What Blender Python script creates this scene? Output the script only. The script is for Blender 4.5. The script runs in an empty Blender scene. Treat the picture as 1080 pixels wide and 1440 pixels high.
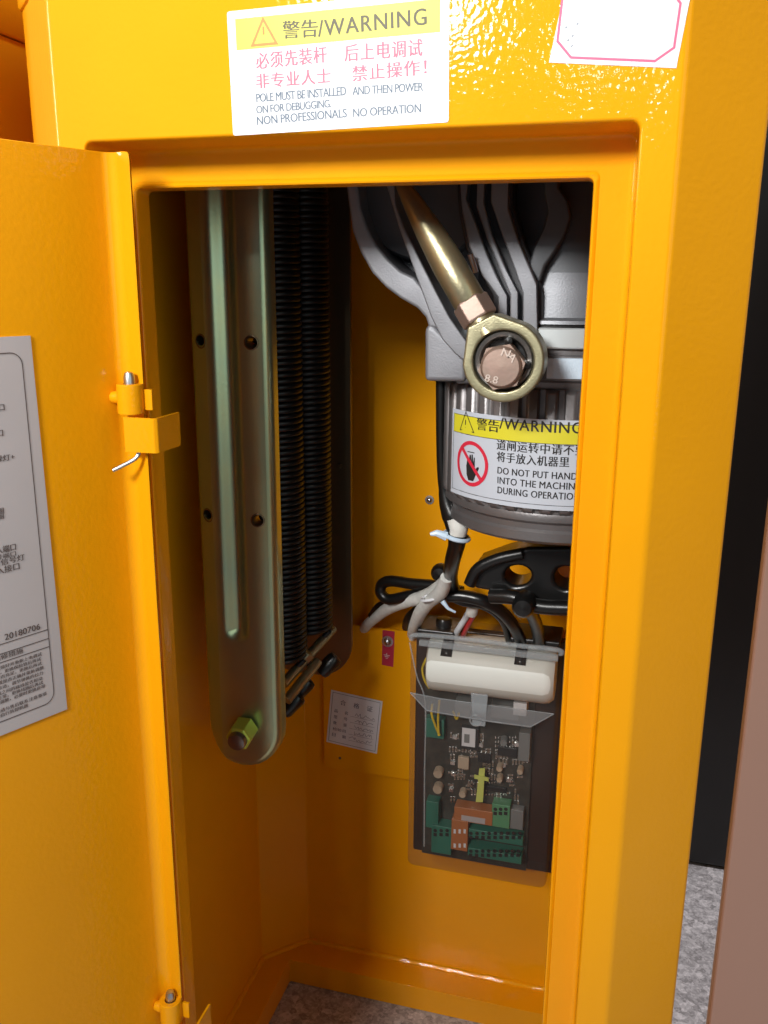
import bpy, bmesh, math, random
from mathutils import Vector, Matrix
random.seed(7)
S = bpy.context.scene
COL = S.collection
V = Vector

# ------------------------------------------------------------------ camera
F_PX = 1244.16
CAM = V((.263087, -.450284, -.047462))
YAW, PITCH, ROLL = -.268693, -.254462, .005882
cy, sy, cp, sp = math.cos(YAW), math.sin(YAW), math.cos(PITCH), math.sin(PITCH)
FW = V((sy * cp, cy * cp, sp)); _r = V((cy, -sy, 0)); _u = _r.cross(FW)
RT = math.cos(ROLL) * _r + math.sin(ROLL) * _u
UP = -math.sin(ROLL) * _r + math.cos(ROLL) * _u
cam = bpy.data.cameras.new('camera')
cam.sensor_fit = 'VERTICAL'; cam.sensor_height = 24; cam.sensor_width = 18
cam.lens = F_PX / 1440 * 24
cam.clip_start = .01; cam.clip_end = 200
camo = bpy.data.objects.new('camera', cam); COL.objects.link(camo)
camo.matrix_world = Matrix(((RT.x, UP.x, -FW.x, CAM.x), (RT.y, UP.y, -FW.y, CAM.y), (RT.z, UP.z, -FW.z, CAM.z), (0, 0, 0, 1)))
S.camera = camo

# ------------------------------------------------------------------ light
w = bpy.data.worlds.new('World'); S.world = w; w.use_nodes = True
w.node_tree.nodes['Background'].inputs[0].default_value = (.86, .93, 1, 1)
w.node_tree.nodes['Background'].inputs[1].default_value = .125

def area(name, loc, target, size, power, color, size_y=None):
    l = bpy.data.lights.new(name, 'AREA'); l.energy = power; l.color = color
    l.shape = 'RECTANGLE'; l.size = size; l.size_y = size_y or size
    o = bpy.data.objects.new(name, l); COL.objects.link(o); o.location = loc
    o.rotation_euler = (V(target) - V(loc)).to_track_quat('-Z', 'Y').to_euler()
    return o
key = area('key_lamp', (-.16, -1.20, .49), (.10, 0, .05), .26, 5.8, (1, .985, .95)); key.data.spread = math.radians(88)
area('ceiling_lamp', (.12, -2.2, .57), (.14, 0, -.1), .08, 1.5, (.92, .97, 1), .10)
area('overhead_lamp', (.80, .25, 1.9), (.5, .4, -.785), .5, 50, (.98, .98, 1))
area('reflection_fill', (1.7, -1.5, .35), (.1, .1, -.2), 1.3, 7, (.84, 1, .94), 1.5)  # soft light added to give the metal parts something bright to reflect
area('window', (-2.3, -.62, .45), (-.05, 0, -.1), .35, 27, (.95, .98, 1), .9)
S.view_settings.view_transform = 'Standard'; S.view_settings.look = 'None'
S.view_settings.exposure = 0; S.view_settings.gamma = 1

# ------------------------------------------------------------------ measuring helpers
def ray(px, py):
    return FW + RT * ((px - 540) / F_PX) - UP * ((py - 720) / F_PX)
def hit(px, py, pt, n):
    d = ray(px, py); n = V(n)
    return CAM + d * ((V(pt) - CAM).dot(n) / d.dot(n))
def P(px, py, y): return hit(px, py, (0, y, 0), (0, 1, 0))
def PZ(px, py, z): return hit(px, py, (0, 0, z), (0, 0, 1))

# ------------------------------------------------------------------ materials
MATS = {}
def mat(name, color, rough=.5, metal=0, bump=None, var=None, coat=0, spec=.5, stint=None):
    """bump=(scale, strength, distance); var=(scale, other colour, contrast)"""
    m = bpy.data.materials.new(name); m.use_nodes = True
    nt = m.node_tree; b = nt.nodes['Principled BSDF']
    b.inputs['Base Color'].default_value = (*color, 1)
    b.inputs['Roughness'].default_value = rough
    b.inputs['Metallic'].default_value = metal
    b.inputs['Specular IOR Level'].default_value = spec
    if stint: b.inputs['Specular Tint'].default_value = (*stint, 1)
    if coat:
        b.inputs['Coat Weight'].default_value = coat; b.inputs['Coat Roughness'].default_value = .06
    tc = nt.nodes.new('ShaderNodeTexCoord')
    if bump:
        n = nt.nodes.new('ShaderNodeTexNoise'); n.inputs['Scale'].default_value = bump[0]; n.inputs['Detail'].default_value = 2
        bp = nt.nodes.new('ShaderNodeBump'); bp.inputs['Strength'].default_value = bump[1]; bp.inputs['Distance'].default_value = bump[2]
        nt.links.new(tc.outputs['Object'], n.inputs['Vector']); nt.links.new(n.outputs['Fac'], bp.inputs['Height'])
        nt.links.new(bp.outputs['Normal'], b.inputs['Normal'])
        if coat:
            b2 = nt.nodes.new('ShaderNodeBump'); b2.inputs['Strength'].default_value = .16; b2.inputs['Distance'].default_value = bump[2]
            n2 = nt.nodes.new('ShaderNodeTexNoise'); n2.inputs['Scale'].default_value = bump[0] * 1.25; n2.inputs['Detail'].default_value = .6
            nt.links.new(tc.outputs['Object'], n2.inputs['Vector']); nt.links.new(n2.outputs['Fac'], b2.inputs['Height'])
            nt.links.new(b2.outputs['Normal'], b.inputs['Coat Normal'])
    if coat:
        n = nt.nodes.new('ShaderNodeTexNoise'); n.inputs['Scale'].default_value = 14; n.inputs['Detail'].default_value = 5
        mr = nt.nodes.new('ShaderNodeMapRange'); mr.inputs['To Min'].default_value = rough - .14; mr.inputs['To Max'].default_value = rough + .14
        nt.links.new(tc.outputs['Object'], n.inputs['Vector']); nt.links.new(n.outputs['Fac'], mr.inputs['Value']); nt.links.new(mr.outputs[0], b.inputs['Roughness'])
    if var:
        n = nt.nodes.new('ShaderNodeTexNoise'); n.inputs['Scale'].default_value = var[0]; n.inputs['Detail'].default_value = 4
        r = nt.nodes.new('ShaderNodeValToRGB'); c = var[2]
        r.color_ramp.elements[0].position = .5 - c; r.color_ramp.elements[1].position = .5 + c
        r.color_ramp.elements[0].color = (*color, 1); r.color_ramp.elements[1].color = (*var[1], 1)
        nt.links.new(tc.outputs['Object'], n.inputs['Vector']); nt.links.new(n.outputs['Fac'], r.inputs['Fac'])
        nt.links.new(r.outputs['Color'], b.inputs['Base Color'])
    MATS[name] = m
    return m
ORANGE = mat('orange_powder_coat', (.84, .350, .002), .55, bump=(330, .14, .0009), var=(9, (.79, .322, .002), .25), coat=.36, spec=.4, stint=(1, .62, .12))
ALU = mat('cast_aluminium', (.27, .275, .30), .5, .45, bump=(1100, .28, .0004), var=(45, (.20, .205, .225), .3))
ALU_D = mat('dark_casting', (.12, .125, .135), .48, .5, bump=(700, .12, .0004))
MOTOR = mat('motor_aluminium', (.20, .19, .195), .4, .6, bump=(500, .25, .0005), var=(60, (.17, .16, .16), .3))
STEEL = mat('bright_steel', (.52, .53, .55), .34, 1, bump=(300, .1, .0004))
ZINC = mat('yellow_zinc', (.50, .50, .26), .29, .85, bump=(400, .12, .0004), var=(22, (.34, .45, .33), .3))
GOLD = mat('gold_zinc', (.44, .38, .21), .36, .85, bump=(420, .25, .0005), var=(70, (.34, .31, .21), .25))
GOLDC = mat('cast_gold_zinc', (.42, .39, .25),   .40, .75, bump=(1000, .3, .0004), var=(160, (.28, .26, .16), .25))
LIME_GLINT = mat('lime_reflection', (.55, .68, .10), .35, .5, bump=(300, .1, .0004))  # plated nut, the yellow-green reflection on its faces put into the colour
COPPER = mat('pinkish_zinc', (.36, .25, .21), .5, .6, bump=(500, .2, .0004), var=(120, (.28, .21, .17), .3))
BLACKSTEEL = mat('black_spring_steel', (.010, .010, .011), .36, .2, bump=(300, .2, .0004))
BROWNSTEEL = mat('dull_zinc', (.22, .165, .10), .35, .9, bump=(300, .2, .0004))
DARKSTEEL = mat('dark_steel', (.24, .23, .22), .3, .9, bump=(400, .1, .0004))
RUBBER = mat('black_rubber', (.007, .007, .007), .30, bump=(400, .15, .0003))
BLACKP = mat('black_plastic', (.015, .014, .014), .30)
WHITEP = mat('white_plastic', (.76, .78, .73), .42, bump=(120, .10, .0008))
SLEEVE = mat('grey_sleeve', (.72, .72, .68), .5, bump=(300, .3, .0012), var=(180, (.58, .58, .55), .25))
PAPER = mat('white_paper', (.70, .71, .74), .45)
LTZ = mat('light_zinc', (.62, .52, .46), .4, .5)
PAPER_S = mat('shaded_paper', (.52, .56, .63), .4)  # white sticker paper, its partial shade put into the dimmer bluish colour
PAPER_G = mat('grey_paper', (.46, .425, .43), .6, var=(30, (.43, .40, .405), .3))
YELLOW = mat('label_yellow', (.66, .60, .03), .45)
INK = mat('black_ink', (.02, .018, .018), .5)
INK_O = mat('olive_ink', (.06, .05, .01), .5)
INK_R = mat('pink_red_ink', (.60, .12, .20), .5)
INK_RED = mat('red_ink', (.62, .02, .05), .5)
INK_B = mat('blue_grey_ink', (.09, .13, .19), .5)
INK_BR = mat('brown_ink', (.09, .065, .06), .5)
INK_OR = mat('orange_ink', (.75, .22, .02), .5)
PINKLINE = mat('crimson_line', (.62, .10, .22), .5)
PCB = mat('circuit_board_mask', (.028, .030, .026), .35, var=(140, (.06, .055, .045), .18))
GREEN = mat('terminal_green', (.03, .17, .12), .4)
LGREEN = mat('light_green', (.10, .30, .15), .4)
RELAY = mat('orange_module', (.42, .15, .05), .4)
LIME = mat('lime_label', (.62, .68, .16), .5)
TAN = mat('tan_parts', (.48, .38, .28), .5)
CHIP = mat('chip_black', (.02, .02, .022), .35)
SOLDER = mat('solder', (.7, .7, .68), .25, 1)
GREYPART = mat('grey_parts', (.20, .21, .21), .4)
TIE = mat('pale_blue_nylon', (.55, .68, .82), .35)
RED = mat('red_wire', (.55, .03, .03), .4)
YWIRE = mat('yellow_wire', (.72, .52, .03), .4)
MAROON = mat('crimson_label', (.42, .02, .05), .4)
DARKBROWN = mat('smoked_plastic', (.035, .018, .013), .3)
BLACKWALL = mat('black_lacquer', (.012, .011, .011), .35, bump=(30, .05, .002))
TAUPE = mat('taupe_lacquer', (.40, .235, .18), .28, .35, bump=(60, .05, .002))

def clear(name, tint, gloss, base=(.24, .22, .21)):
    m = bpy.data.materials.new(name); m.use_nodes = True; nt = m.node_tree
    nt.nodes.clear()
    o = nt.nodes.new('ShaderNodeOutputMaterial'); mx = nt.nodes.new('ShaderNodeMixShader')
    t = nt.nodes.new('ShaderNodeBsdfTransparent'); t.inputs[0].default_value = (*tint, 1)
    g = nt.nodes.new('ShaderNodeBsdfPrincipled'); g.inputs['Base Color'].default_value = (*base, 1); g.inputs['Roughness'].default_value = .14
    mx.inputs[0].default_value = gloss
    nt.links.new(t.outputs[0], mx.inputs[1]); nt.links.new(g.outputs[0], mx.inputs[2]); nt.links.new(mx.outputs[0], o.inputs[0])
    return m
CLEAR = clear('clear_plastic', (.86, .84, .82), .085)
CLEAR_E = clear('clear_plastic_edge', (.92, .94, .95), .32, (.52, .55, .57))
CLEAR_F = clear('clear_flap', (.90, .90, .90), .20, (.50, .50, .51))

def floor_mat():
    m = bpy.data.materials.new('granite_chip_floor'); m.use_nodes = True; nt = m.node_tree; b = nt.nodes['Principled BSDF']
    tc = nt.nodes.new('ShaderNodeTexCoord')
    dn = nt.nodes.new('ShaderNodeTexNoise'); dn.inputs['Scale'].default_value = 60; dn.inputs['Detail'].default_value = 3
    mixv = nt.nodes.new('ShaderNodeMixRGB'); mixv.inputs[0].default_value = .006
    v1 = nt.nodes.new('ShaderNodeTexVoronoi'); v1.inputs['Scale'].default_value = 150
    v2 = nt.nodes.new('ShaderNodeTexVoronoi'); v2.inputs['Scale'].default_value = 420
    r1 = nt.nodes.new('ShaderNodeValToRGB'); r2 = nt.nodes.new('ShaderNodeValToRGB'); mx = nt.nodes.new('ShaderNodeMixRGB')
    for r, cs in ((r1, ((0, .27), (.25, .36), (.5, .45), (.8, .60))), (r2, ((0, .22), (.4, .40), (.7, .60)))):
        e = r.color_ramp.elements
        while len(e) > 1: e.remove(e[0])
        e[0].position = cs[0][0]; e[0].color = (cs[0][1], cs[0][1] * .91, cs[0][1] * .91, 1)
        for p_, c_ in cs[1:]:
            k = e.new(p_); k.color = (c_, c_ * .92, c_ * .925, 1)
        r.color_ramp.interpolation = 'CONSTANT'
    L = nt.links.new
    L(tc.outputs['Object'], dn.inputs['Vector']); L(tc.outputs['Object'], mixv.inputs[1]); L(dn.outputs['Color'], mixv.inputs[2])
    for v, r in ((v1, r1), (v2, r2)):
        L(mixv.outputs[0], v.inputs['Vector'])
        sx = nt.nodes.new('ShaderNodeSeparateColor'); L(v.outputs['Color'], sx.inputs[0]); L(sx.outputs[0], r.inputs['Fac'])
    mx.inputs[0].default_value = .4
    L(r1.outputs[0], mx.inputs[1]); L(r2.outputs[0], mx.inputs[2]); L(mx.outputs[0], b.inputs['Base Color'])
    b.inputs['Roughness'].default_value = .4
    return m
FLOOR = floor_mat()

# ------------------------------------------------------------------ mesh helpers
class MB:
    def __init__(s): s.v = []; s.f = []; s.m = []; s.cur = 0
    def add(s, vs, fs):
        o = len(s.v); s.v += [V(q) for q in vs]; s.f += [tuple(i + o for i in f) for f in fs]; s.m += [s.cur] * len(fs)
        return s
    def box(s, a, b):
        x0, y0, z0 = a; x1, y1, z1 = b
        vs = [(x, y, z) for x in (x0, x1) for y in (y0, y1) for z in (z0, z1)]
        return s.add(vs, [(0, 1, 3, 2), (4, 6, 7, 5), (0, 4, 5, 1), (2, 3, 7, 6), (0, 2, 6, 4), (1, 5, 7, 3)])
    def hexa(s, front, back):
        n = len(front); vs = list(front) + list(back)
        fs = [tuple(range(n)), tuple(range(2 * n - 1, n - 1, -1))] + [(i, i + n, (i + 1) % n + n, (i + 1) % n) for i in range(n)]
        return s.add(vs, fs)
    def loops(s, ls, closed=True, cap0=False, cap1=False):
        n = len(ls[0]); vs = [q for l in ls for q in l]; fs = []
        for i in range(len(ls) - 1):
            for j in range(n if closed else n - 1):
                k = (j + 1) % n
                fs.append((i * n + j, i * n + k, (i + 1) * n + k, (i + 1) * n + j))
        if cap0: fs.append(tuple(range(n - 1, -1, -1)))
        if cap1: fs.append(tuple((len(ls) - 1) * n + j for j in range(n)))
        return s.add(vs, fs)
    def tube(s, path, r, n=10, cap=True):
        path = [V(q) for q in path]; R = r if isinstance(r, (list, tuple)) else [r] * len(path)
        t = (path[1] - path[0]).normalized(); a = t.orthogonal().normalized(); ls = []
        for i, q in enumerate(path):
            d = path[min(i + 1, len(path) - 1)] - path[max(i - 1, 0)]
            d.normalize(); a = (a - d * a.dot(d)).normalized(); b = d.cross(a)
            ls.append([q + (a * math.cos(k * 2 * math.pi / n) + b * math.sin(k * 2 * math.pi / n)) * R[i] for k in range(n)])
        return s.loops(ls, True, cap, cap)
    def lathe(s, prof, org, axis, n=48, cap0=True, cap1=True, mod=None):
        """prof: (radius, height)"""
        org = V(org); ax = V(axis).normalized(); a = V((1, 0, 0)) if abs(ax.x) < .9 else V((0, 1, 0))
        a = (a - ax * a.dot(ax)).normalized(); b = ax.cross(a); ls = []
        for r, h in prof:
            ls.append([org + ax * h + (a * math.cos(k * 2 * math.pi / n) + b * math.sin(k * 2 * math.pi / n)) * r for k in range(n)])
        return s.loops(ls, True, cap0, cap1)
    def plate(s, outline, holes, fn, d0, d1):
        """flat plate with holes; outline/holes in 2D; fn(a, b, d) -> world point"""
        bm = bmesh.new()
        for l in [outline] + list(holes):
            vs = [bm.verts.new((q[0], q[1], 0)) for q in l]
            for i in range(len(vs)): bm.edges.new((vs[i], vs[(i + 1) % len(vs)]))
        bmesh.ops.triangle_fill(bm, use_beauty=True, edges=bm.edges[:])
        bm.verts.index_update()
        vs = [v.co.copy() for v in bm.verts]; fs = [tuple(v.index for v in f.verts) for f in bm.faces]; bm.free()
        for d in (d0, d1): s.add([fn(q.x, q.y, d) for q in vs], fs)
        for l in [outline] + list(holes):
            s.loops([[fn(q[0], q[1], d0) for q in l], [fn(q[0], q[1], d1) for q in l]])
        return s
    def build(s, name, m, parent=None, bevel=0, seg=2, smooth=True, angle=35, weld=True, solid=0, recalc=True):
        bm = bmesh.new()
        vv = [bm.verts.new(q) for q in s.v]
        for f, mi in zip(s.f, s.m):
            try: bm.faces.new([vv[i] for i in f]).material_index = mi
            except ValueError: pass
        if weld: bmesh.ops.remove_doubles(bm, verts=bm.verts[:], dist=1e-6)
        if recalc: bmesh.ops.recalc_face_normals(bm, faces=bm.faces[:])
        me = bpy.data.meshes.new(name); bm.to_mesh(me); bm.free()
        for q in (m if isinstance(m, (list, tuple)) else [m]): me.materials.append(q)
        o = bpy.data.objects.new(name, me); COL.objects.link(o)
        base = V((0, 0, 0))
        if parent: o.parent = parent; base = wloc(parent)
        if base.length: me.transform(Matrix.Translation(-base))
        if smooth:
            me.polygons.foreach_set('use_smooth', [True] * len(me.polygons)); me.set_sharp_from_angle(angle=math.radians(angle))
        if solid:
            q = o.modifiers.new('solid', 'SOLIDIFY'); q.thickness = solid; q.offset = -1; q.use_even_offset = True
        if bevel:
            q = o.modifiers.new('bevel', 'BEVEL'); q.width = bevel; q.segments = seg; q.limit_method = 'ANGLE'; q.angle_limit = math.radians(38)
            q.harden_normals = False
            q = o.modifiers.new('wn', 'WEIGHTED_NORMAL'); q.keep_sharp = False
        return o
def wloc(o):
    l = V(o.location)
    while o.parent: o = o.parent; l = l + o.location
    return l
def thing(name, label, cat, loc=(0, 0, 0), group=None):
    o = bpy.data.objects.new(name, None); COL.objects.link(o); o.location = loc; o.empty_display_size = .02
    return tag(o, label, cat, group)
def tag(o, label, cat, group=None):
    o['label'] = label; o['category'] = cat
    if group: o['group'] = group
    return o
def kind(o, k): o['kind'] = k; return o

def spline(pts, k=8):
    pts = [V(q) for q in pts]; q = [pts[0] * 2 - pts[1]] + pts + [pts[-1] * 2 - pts[-2]]; out = []
    for i in range(1, len(q) - 2):
        for j in range(k):
            t = j / k; a, b, c, d = q[i - 1:i + 3]
            out.append(.5 * ((2 * b) + (c - a) * t + (2 * a - 5 * b + 4 * c - d) * t * t + (3 * b - a - 3 * c + d) * t ** 3))
    out.append(pts[-1]); return out
def fillet(poly, r, n=5, closed=True):
    out = []; N = len(poly)
    rr = r if isinstance(r, (list, tuple)) else [r] * N
    for i in range(N):
        p0, p1, p2 = (V((*poly[(i + k) % N][:2], 0)) for k in (-1, 0, 1))
        a = (p0 - p1); b = (p2 - p1); la, lb = a.length, b.length; a.normalize(); b.normalize()
        ang = a.angle(b); 
        if rr[i] <= 0 or ang > 3.1: out.append((p1.x, p1.y)); continue
        t = min(rr[i] / math.tan(ang / 2), la * .49, lb * .49); R = t * math.tan(ang / 2)
        c = p1 + (a + b).normalized() * (R / math.sin(ang / 2)); s_ = p1 + a * t - c; e = p1 + b * t - c
        tot = s_.angle(e); sg = 1 if s_.cross(e).z > 0 else -1
        for k in range(n + 1):
            th = sg * tot * k / n; q = Matrix.Rotation(th, 3, 'Z') @ s_ + c; out.append((q.x, q.y))
    return out
def circ(cx, cz, r, n=20, r2=None):
    return [(cx + r * math.cos(k * 2 * math.pi / n), cz + (r2 or r) * math.sin(k * 2 * math.pi / n)) for k in range(n)]
def pxpoly(pts, y): return [(q.x, q.z) for q in (P(a, b, y) for a, b in pts)]
def onY(y): return lambda a, b, d: V((a, y + d, b))

def text_mesh(body, spacing=1.0):
    c = bpy.data.curves.new('lettering', 'FONT'); c.body = body; c.space_character = spacing; c.resolution_u = 3; c.offset = 0
    o = bpy.data.objects.new('lettering', c); me = bpy.data.meshes.new_from_object(o)
    bpy.data.objects.remove(o); vs = [v.co.copy() for v in me.vertices]; fs = [tuple(f.vertices) for f in me.polygons]
    bpy.data.meshes.remove(me)
    x0 = min(v.x for v in vs); x1 = max(v.x for v in vs); y0 = min(v.y for v in vs); y1 = max(v.y for v in vs)
    return [((v.x - x0) / (x1 - x0), (v.y - y0) / (y1 - y0)) for v in vs], fs

class Sheet:
    """a flat label: local millimetre-like frame (u right, v up) on a plane or wrapped on a surface fn(u, v, lift)"""
    def __init__(s, fn, inv): s.fn = fn; s.inv = inv; s.parts = {}
    def mb(s, m):
        return s.parts.setdefault(m.name, (MB(), m))[0]
    def poly(s, uv, m, lift=.00012):
        s.mb(m).add([s.fn(u, v, lift) for u, v in uv], [tuple(range(len(uv)))])
    def strip(s, uv, wd, m, lift=.00016, closed=False):
        n = len(uv); P2 = [V((*q, 0)) for q in uv]; Lf = []; Rt = []
        for i in range(n):
            a = P2[i - 1] if (i or closed) else None; b = P2[(i + 1) % n] if (i < n - 1 or closed) else None
            d0 = (P2[i] - a).normalized() if a is not None else (b - P2[i]).normalized()
            d1 = (b - P2[i]).normalized() if b is not None else d0
            q = V((-(d0 + d1).y, (d0 + d1).x, 0)); q = q.normalized() if q.length > 1e-6 else V((-d0.y, d0.x, 0))
            k = max(.45, q.dot(V((-d0.y, d0.x, 0)))); q = q * (wd / 2 / k)
            Lf.append(P2[i] + q); Rt.append(P2[i] - q)
        for i in range(n if closed else n - 1):
            j = (i + 1) % n
            s.poly([(p_.x, p_.y) for p_ in (Rt[i], Rt[j], Lf[j], Lf[i])], m, lift)
    def text(s, body, bl, br, h, m, lift=.0002, spacing=1.0):
        """bl, br: start and end of baseline in uv; h glyph height"""
        vs, fs = text_mesh(body, spacing); a = V((*bl, 0)); b = V((*br, 0)); d = b - a; q = V((-d.y, d.x, 0)).normalized() * h
        e = V((d.x, d.y, 0)).normalized() * h * .045               # heavier strokes
        for k_ in (-.5, .5):
            s.mb(m).add([s.fn((a + e * k_ + d * x + q * y).x, (a + e * k_ + d * x + q * y).y, lift + .00001 * k_) for x, y in vs], fs)
    def textpx(s, body, bl, br, hpx, m, **k):
        """placed by its measured corners"""
        a = s.inv(*bl); b = s.inv(*br); t = s.inv(bl[0], bl[1] - hpx); s.text(body, a, b, abs((V(t) - V(a)).length), m, **k)
    def build(s, parent, names={}):
        for k, (mb, m) in s.parts.items():
            kind_ = 'lettering' if 'ink' in k else 'print'
            mb.build(names.get(k, kind_), m, parent, smooth=False, weld=False, recalc=False)
def plane_sheet(o, u, v, n):
    o, u, v, n = V(o), V(u).normalized(), V(v).normalized(), V(n).normalized()
    fn = lambda a, b, l: o + u * a + v * b + n * l
    def inv(px, py):
        q = hit(px, py, o, n) - o; return (q.dot(u), q.dot(v))
    return Sheet(fn, inv)

# ------------------------------------------------------------------ setting
ZF = -.785
kind(MB().add([(-15, -15, ZF), (15, -15, ZF), (15, 15, ZF), (-15, 15, ZF)], [(0, 1, 2, 3)]).build('floor', FLOOR), 'structure')

b = thing('black_cabinet', 'tall black cabinet standing on the granite floor behind the orange one', 'cabinet', (.6, .75, ZF))
MB().box((.15, .628, ZF + .004), (1.15, 1.0, .75)).build('body', BLACKWALL, b, bevel=.003)
b = thing('metal_panel', 'flat brownish taupe metal panel standing upright at the far right edge', 'panel', (.5, .06, ZF))
MB().box((.3408, .05, ZF), (.80, .062, .14)).build('sheet', TAUPE, b, bevel=.002)

# ------------------------------------------------------------------ orange barrier cabinets
W = .24; D = .030; ZT = .096; ZB = -.785; ZFL = -.757; ZO = -.68
OUT = [(-.0258, -D), (.2762, -D), (.3146, .0084), (.3146, .293), (.2746, .333), (-.037, .333), (-.077, .293), (-.077, .0212)]
OUTR = fillet(OUT, [.005, .005, .006, .006, .006, .006, .006, .006], 6)
def rrect(t, r, n=5):
    tl_ = min(t, .0005 + t * .5)               # the hinge side of the recess is narrower
    return fillet([(-tl_, ZO - t), (W + t, ZO - t), (W + t, t), (-tl_, t)], r, n)
def build_body(parent, opening):
    mb = MB()
    # OUTR order: first fillet (front-left) ... ; front segment runs from end of fillet 0 to start of fillet 1
    n = 7; i0 = n - 1; i1 = n
    loop = OUTR[i1:] + OUTR[:i0 + 1]                       # open chain right -> round the back -> left
    zs = (ZB, ZT)
    mb.loops([[(x, y, z) for x, y in loop] for z in zs], closed=False)
    xl, xr = OUTR[i0][0], OUTR[i1][0]
    if opening:
        prof = [(.0212, -D, .005), (.0205, -D + .0002, .0045), (.0199, -D + .0009, .004), (.0195, -D + .0020, .004), (.0193, -.0030, .004),
                (.0187, -.0012, .0035), (.0174, -.0002, .003), (.0156, 0, .003), (.0036, 0, .003), (.0029, .0003, .003), (.0022, -.0004, .003), (.0012, -.0008, .003), (.0004, -.0004, .003), (0, .0006, .003), (0, .0125, .003)]
        ls = [[(x, y, z) for x, z in rrect(t, r)] for t, y, r in prof]
        mb.loops(ls)
        inner = [(x, z) for x, z in rrect(*[prof[0][0], prof[0][2]])]
        bm = bmesh.new()
        for l in (inner, [(xl, ZB), (xr, ZB), (xr, ZT), (xl, ZT)]):
            vs = [bm.verts.new((x, -D, z)) for x, z in l]
            for k in range(len(vs)): bm.edges.new((vs[k], vs[(k + 1) % len(vs)]))
        bmesh.ops.triangle_fill(bm, use_beauty=True, edges=bm.edges[:])
        bm.verts.index_update(); mb.add([v.co.copy() for v in bm.verts], [tuple(v.index for v in f.verts) for f in bm.faces]); bm.free()
    else:
        mb.add([(xl, -D, ZB), (xr, -D, ZB), (xr, -D, ZT), (xl, -D, ZT)], [(0, 1, 2, 3)])
    return mb
def finish_body(mb, parent, opening):
    bm_o = mb.build('body', ORANGE, parent, solid=.0018, angle=40)
    me = bm_o.data; bm = bmesh.new(); bm.from_mesh(me)
    # outward normals: test the face on the right side wall
    f = max(bm.faces, key=lambda q: q.calc_center_median().x)
    if f.normal.x < 0: bmesh.ops.reverse_faces(bm, faces=bm.faces[:])
    bm.to_mesh(me); bm.free()
    q = bm_o.modifiers.new('wn', 'WEIGHTED_NORMAL'); q.keep_sharp = True
    return bm_o
def build_lid(parent):
    o2 = [(-.0266, -D - .002), (.2770, -D - .002), (.3166, .0076), (.3166, .2938), (.2754, .335), (-.0378, .335), (-.079, .2938), (-.079, .0204)]
    lo = fillet(o2, .006, 5); mb = MB()
    def sc(k, z): 
        return [((x - .12) * k + .12, (y - .157) * k + .157, z) for x, y in lo]
    mb.loops([sc(.97, ZT + .0008), sc(.996, ZT + .0008), sc(1, ZT + .0022), sc(1, ZT + .075), sc(.99, ZT + .085), sc(.94, ZT + .092)], cap0=True, cap1=True)
    return mb.build('lid', ORANGE, parent)
def build_base(parent):
    mb = MB(); hole = fillet([(-.046, .03), (.285, .03), (.285, .298), (-.046, .298)], .002, 3)
    outer = [(q[0], q[1]) for q in fillet([(-.0235, -.0275), (.274, -.0275), (.3121, .0094), (.3121, .292), (.2736, .3305), (-.036, .3305), (-.0745, .292), (-.0745, .022)], .003, 3)]
    mb.plate(outer, [hole], lambda a, b_, d: V((a, b_, ZFL + d)), 0, -.003)
    mb.loops([[(x, y, ZFL - .0028) for x, y in hole], [(x, y, ZB + .0005) for x, y in hole]])
    o = mb.build('base_frame', ORANGE, parent, bevel=.0018, seg=3)
    # welded bead in the corner between walls and frame
    bead = []
    path = [(-.0745, .05), (-.0745, .292), (-.036, .3305), (.2736, .3305), (.3121, .292), (.3121, .05)]
    for a, b_ in zip(path[:-1], path[1:]):
        L = math.hypot(b_[0] - a[0], b_[1] - a[1]); k = int(L / .006)
        bead += [(a[0] + (b_[0] - a[0]) * i / k, a[1] + (b_[1] - a[1]) * i / k) for i in range(k)]
    bead.append(path[-1])
    MB().tube([(x + random.uniform(-.0004, .0004), y + random.uniform(-.0004, .0004), ZFL + .0004 + random.uniform(-.0003, .0003)) for x, y in bead],
              [.0036 + random.uniform(-.0006, .0006) for _ in bead], 10).build('weld_bead', ORANGE, o)
    return o

cab = thing('barrier_cabinet', 'orange powder-coated barrier gate cabinet with its front door standing open', 'cabinet', (.12, .157, ZB))
body = finish_body(build_body(cab, True), cab, True)
build_lid(cab); build_base(cab)

nb = thing('barrier_cabinet', 'closed orange cabinet in shade behind the open cabinet, at upper left', 'cabinet', (.12 - .4346, .157 + .02, ZB))
for ob in (finish_body(build_body(cab, False), cab, False), build_lid(cab)):
    ob.parent = nb
mb = MB(); mb.box((nb.location.x - .12 - .018, nb.location.y - .157 - D - .003, ZO), (nb.location.x - .12 + W + .018, nb.location.y - .157 - D - .0005, .018))
mb.build('door', ORANGE, nb, bevel=.001)

# ------------------------------------------------------------------ door
DD = V((-.40, -.9165, 0)).normalized(); DN = V((.9165, -.40, 0)).normalized()
FOLD = V((.0016, -.0262, 0)); RL = .0145; DW = .274
DT, DB = .0148, -.678
chain = []
for s_, t_ in ((DW, .012), (DW, .004), (DW - .0012, .0012), (DW - .004, 0)): chain.append((s_, t_))
for s_ in (.2, .12, .06): chain.append((s_, 0))
for k in range(9):
    a = math.pi / 2 * k / 8; chain.append((.0065 - .0065 * math.sin(a), .0065 - .0065 * math.cos(a)))
chain.append((0, RL))
mb = MB()
zl = [DB, DT - .004, DT - .0012, DT - .0003, DT]; inset = [0, 0, .0004, .0016, .0045]
ls = []
for z, q in zip(zl, inset):
    ls.append([FOLD + DD * s_ + DN * max(t_ - q * (1 if t_ > .008 else 0), min(t_, .0008)) + V((0, 0, z)) for s_, t_ in chain])
mb.loops(ls, closed=False)
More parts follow.
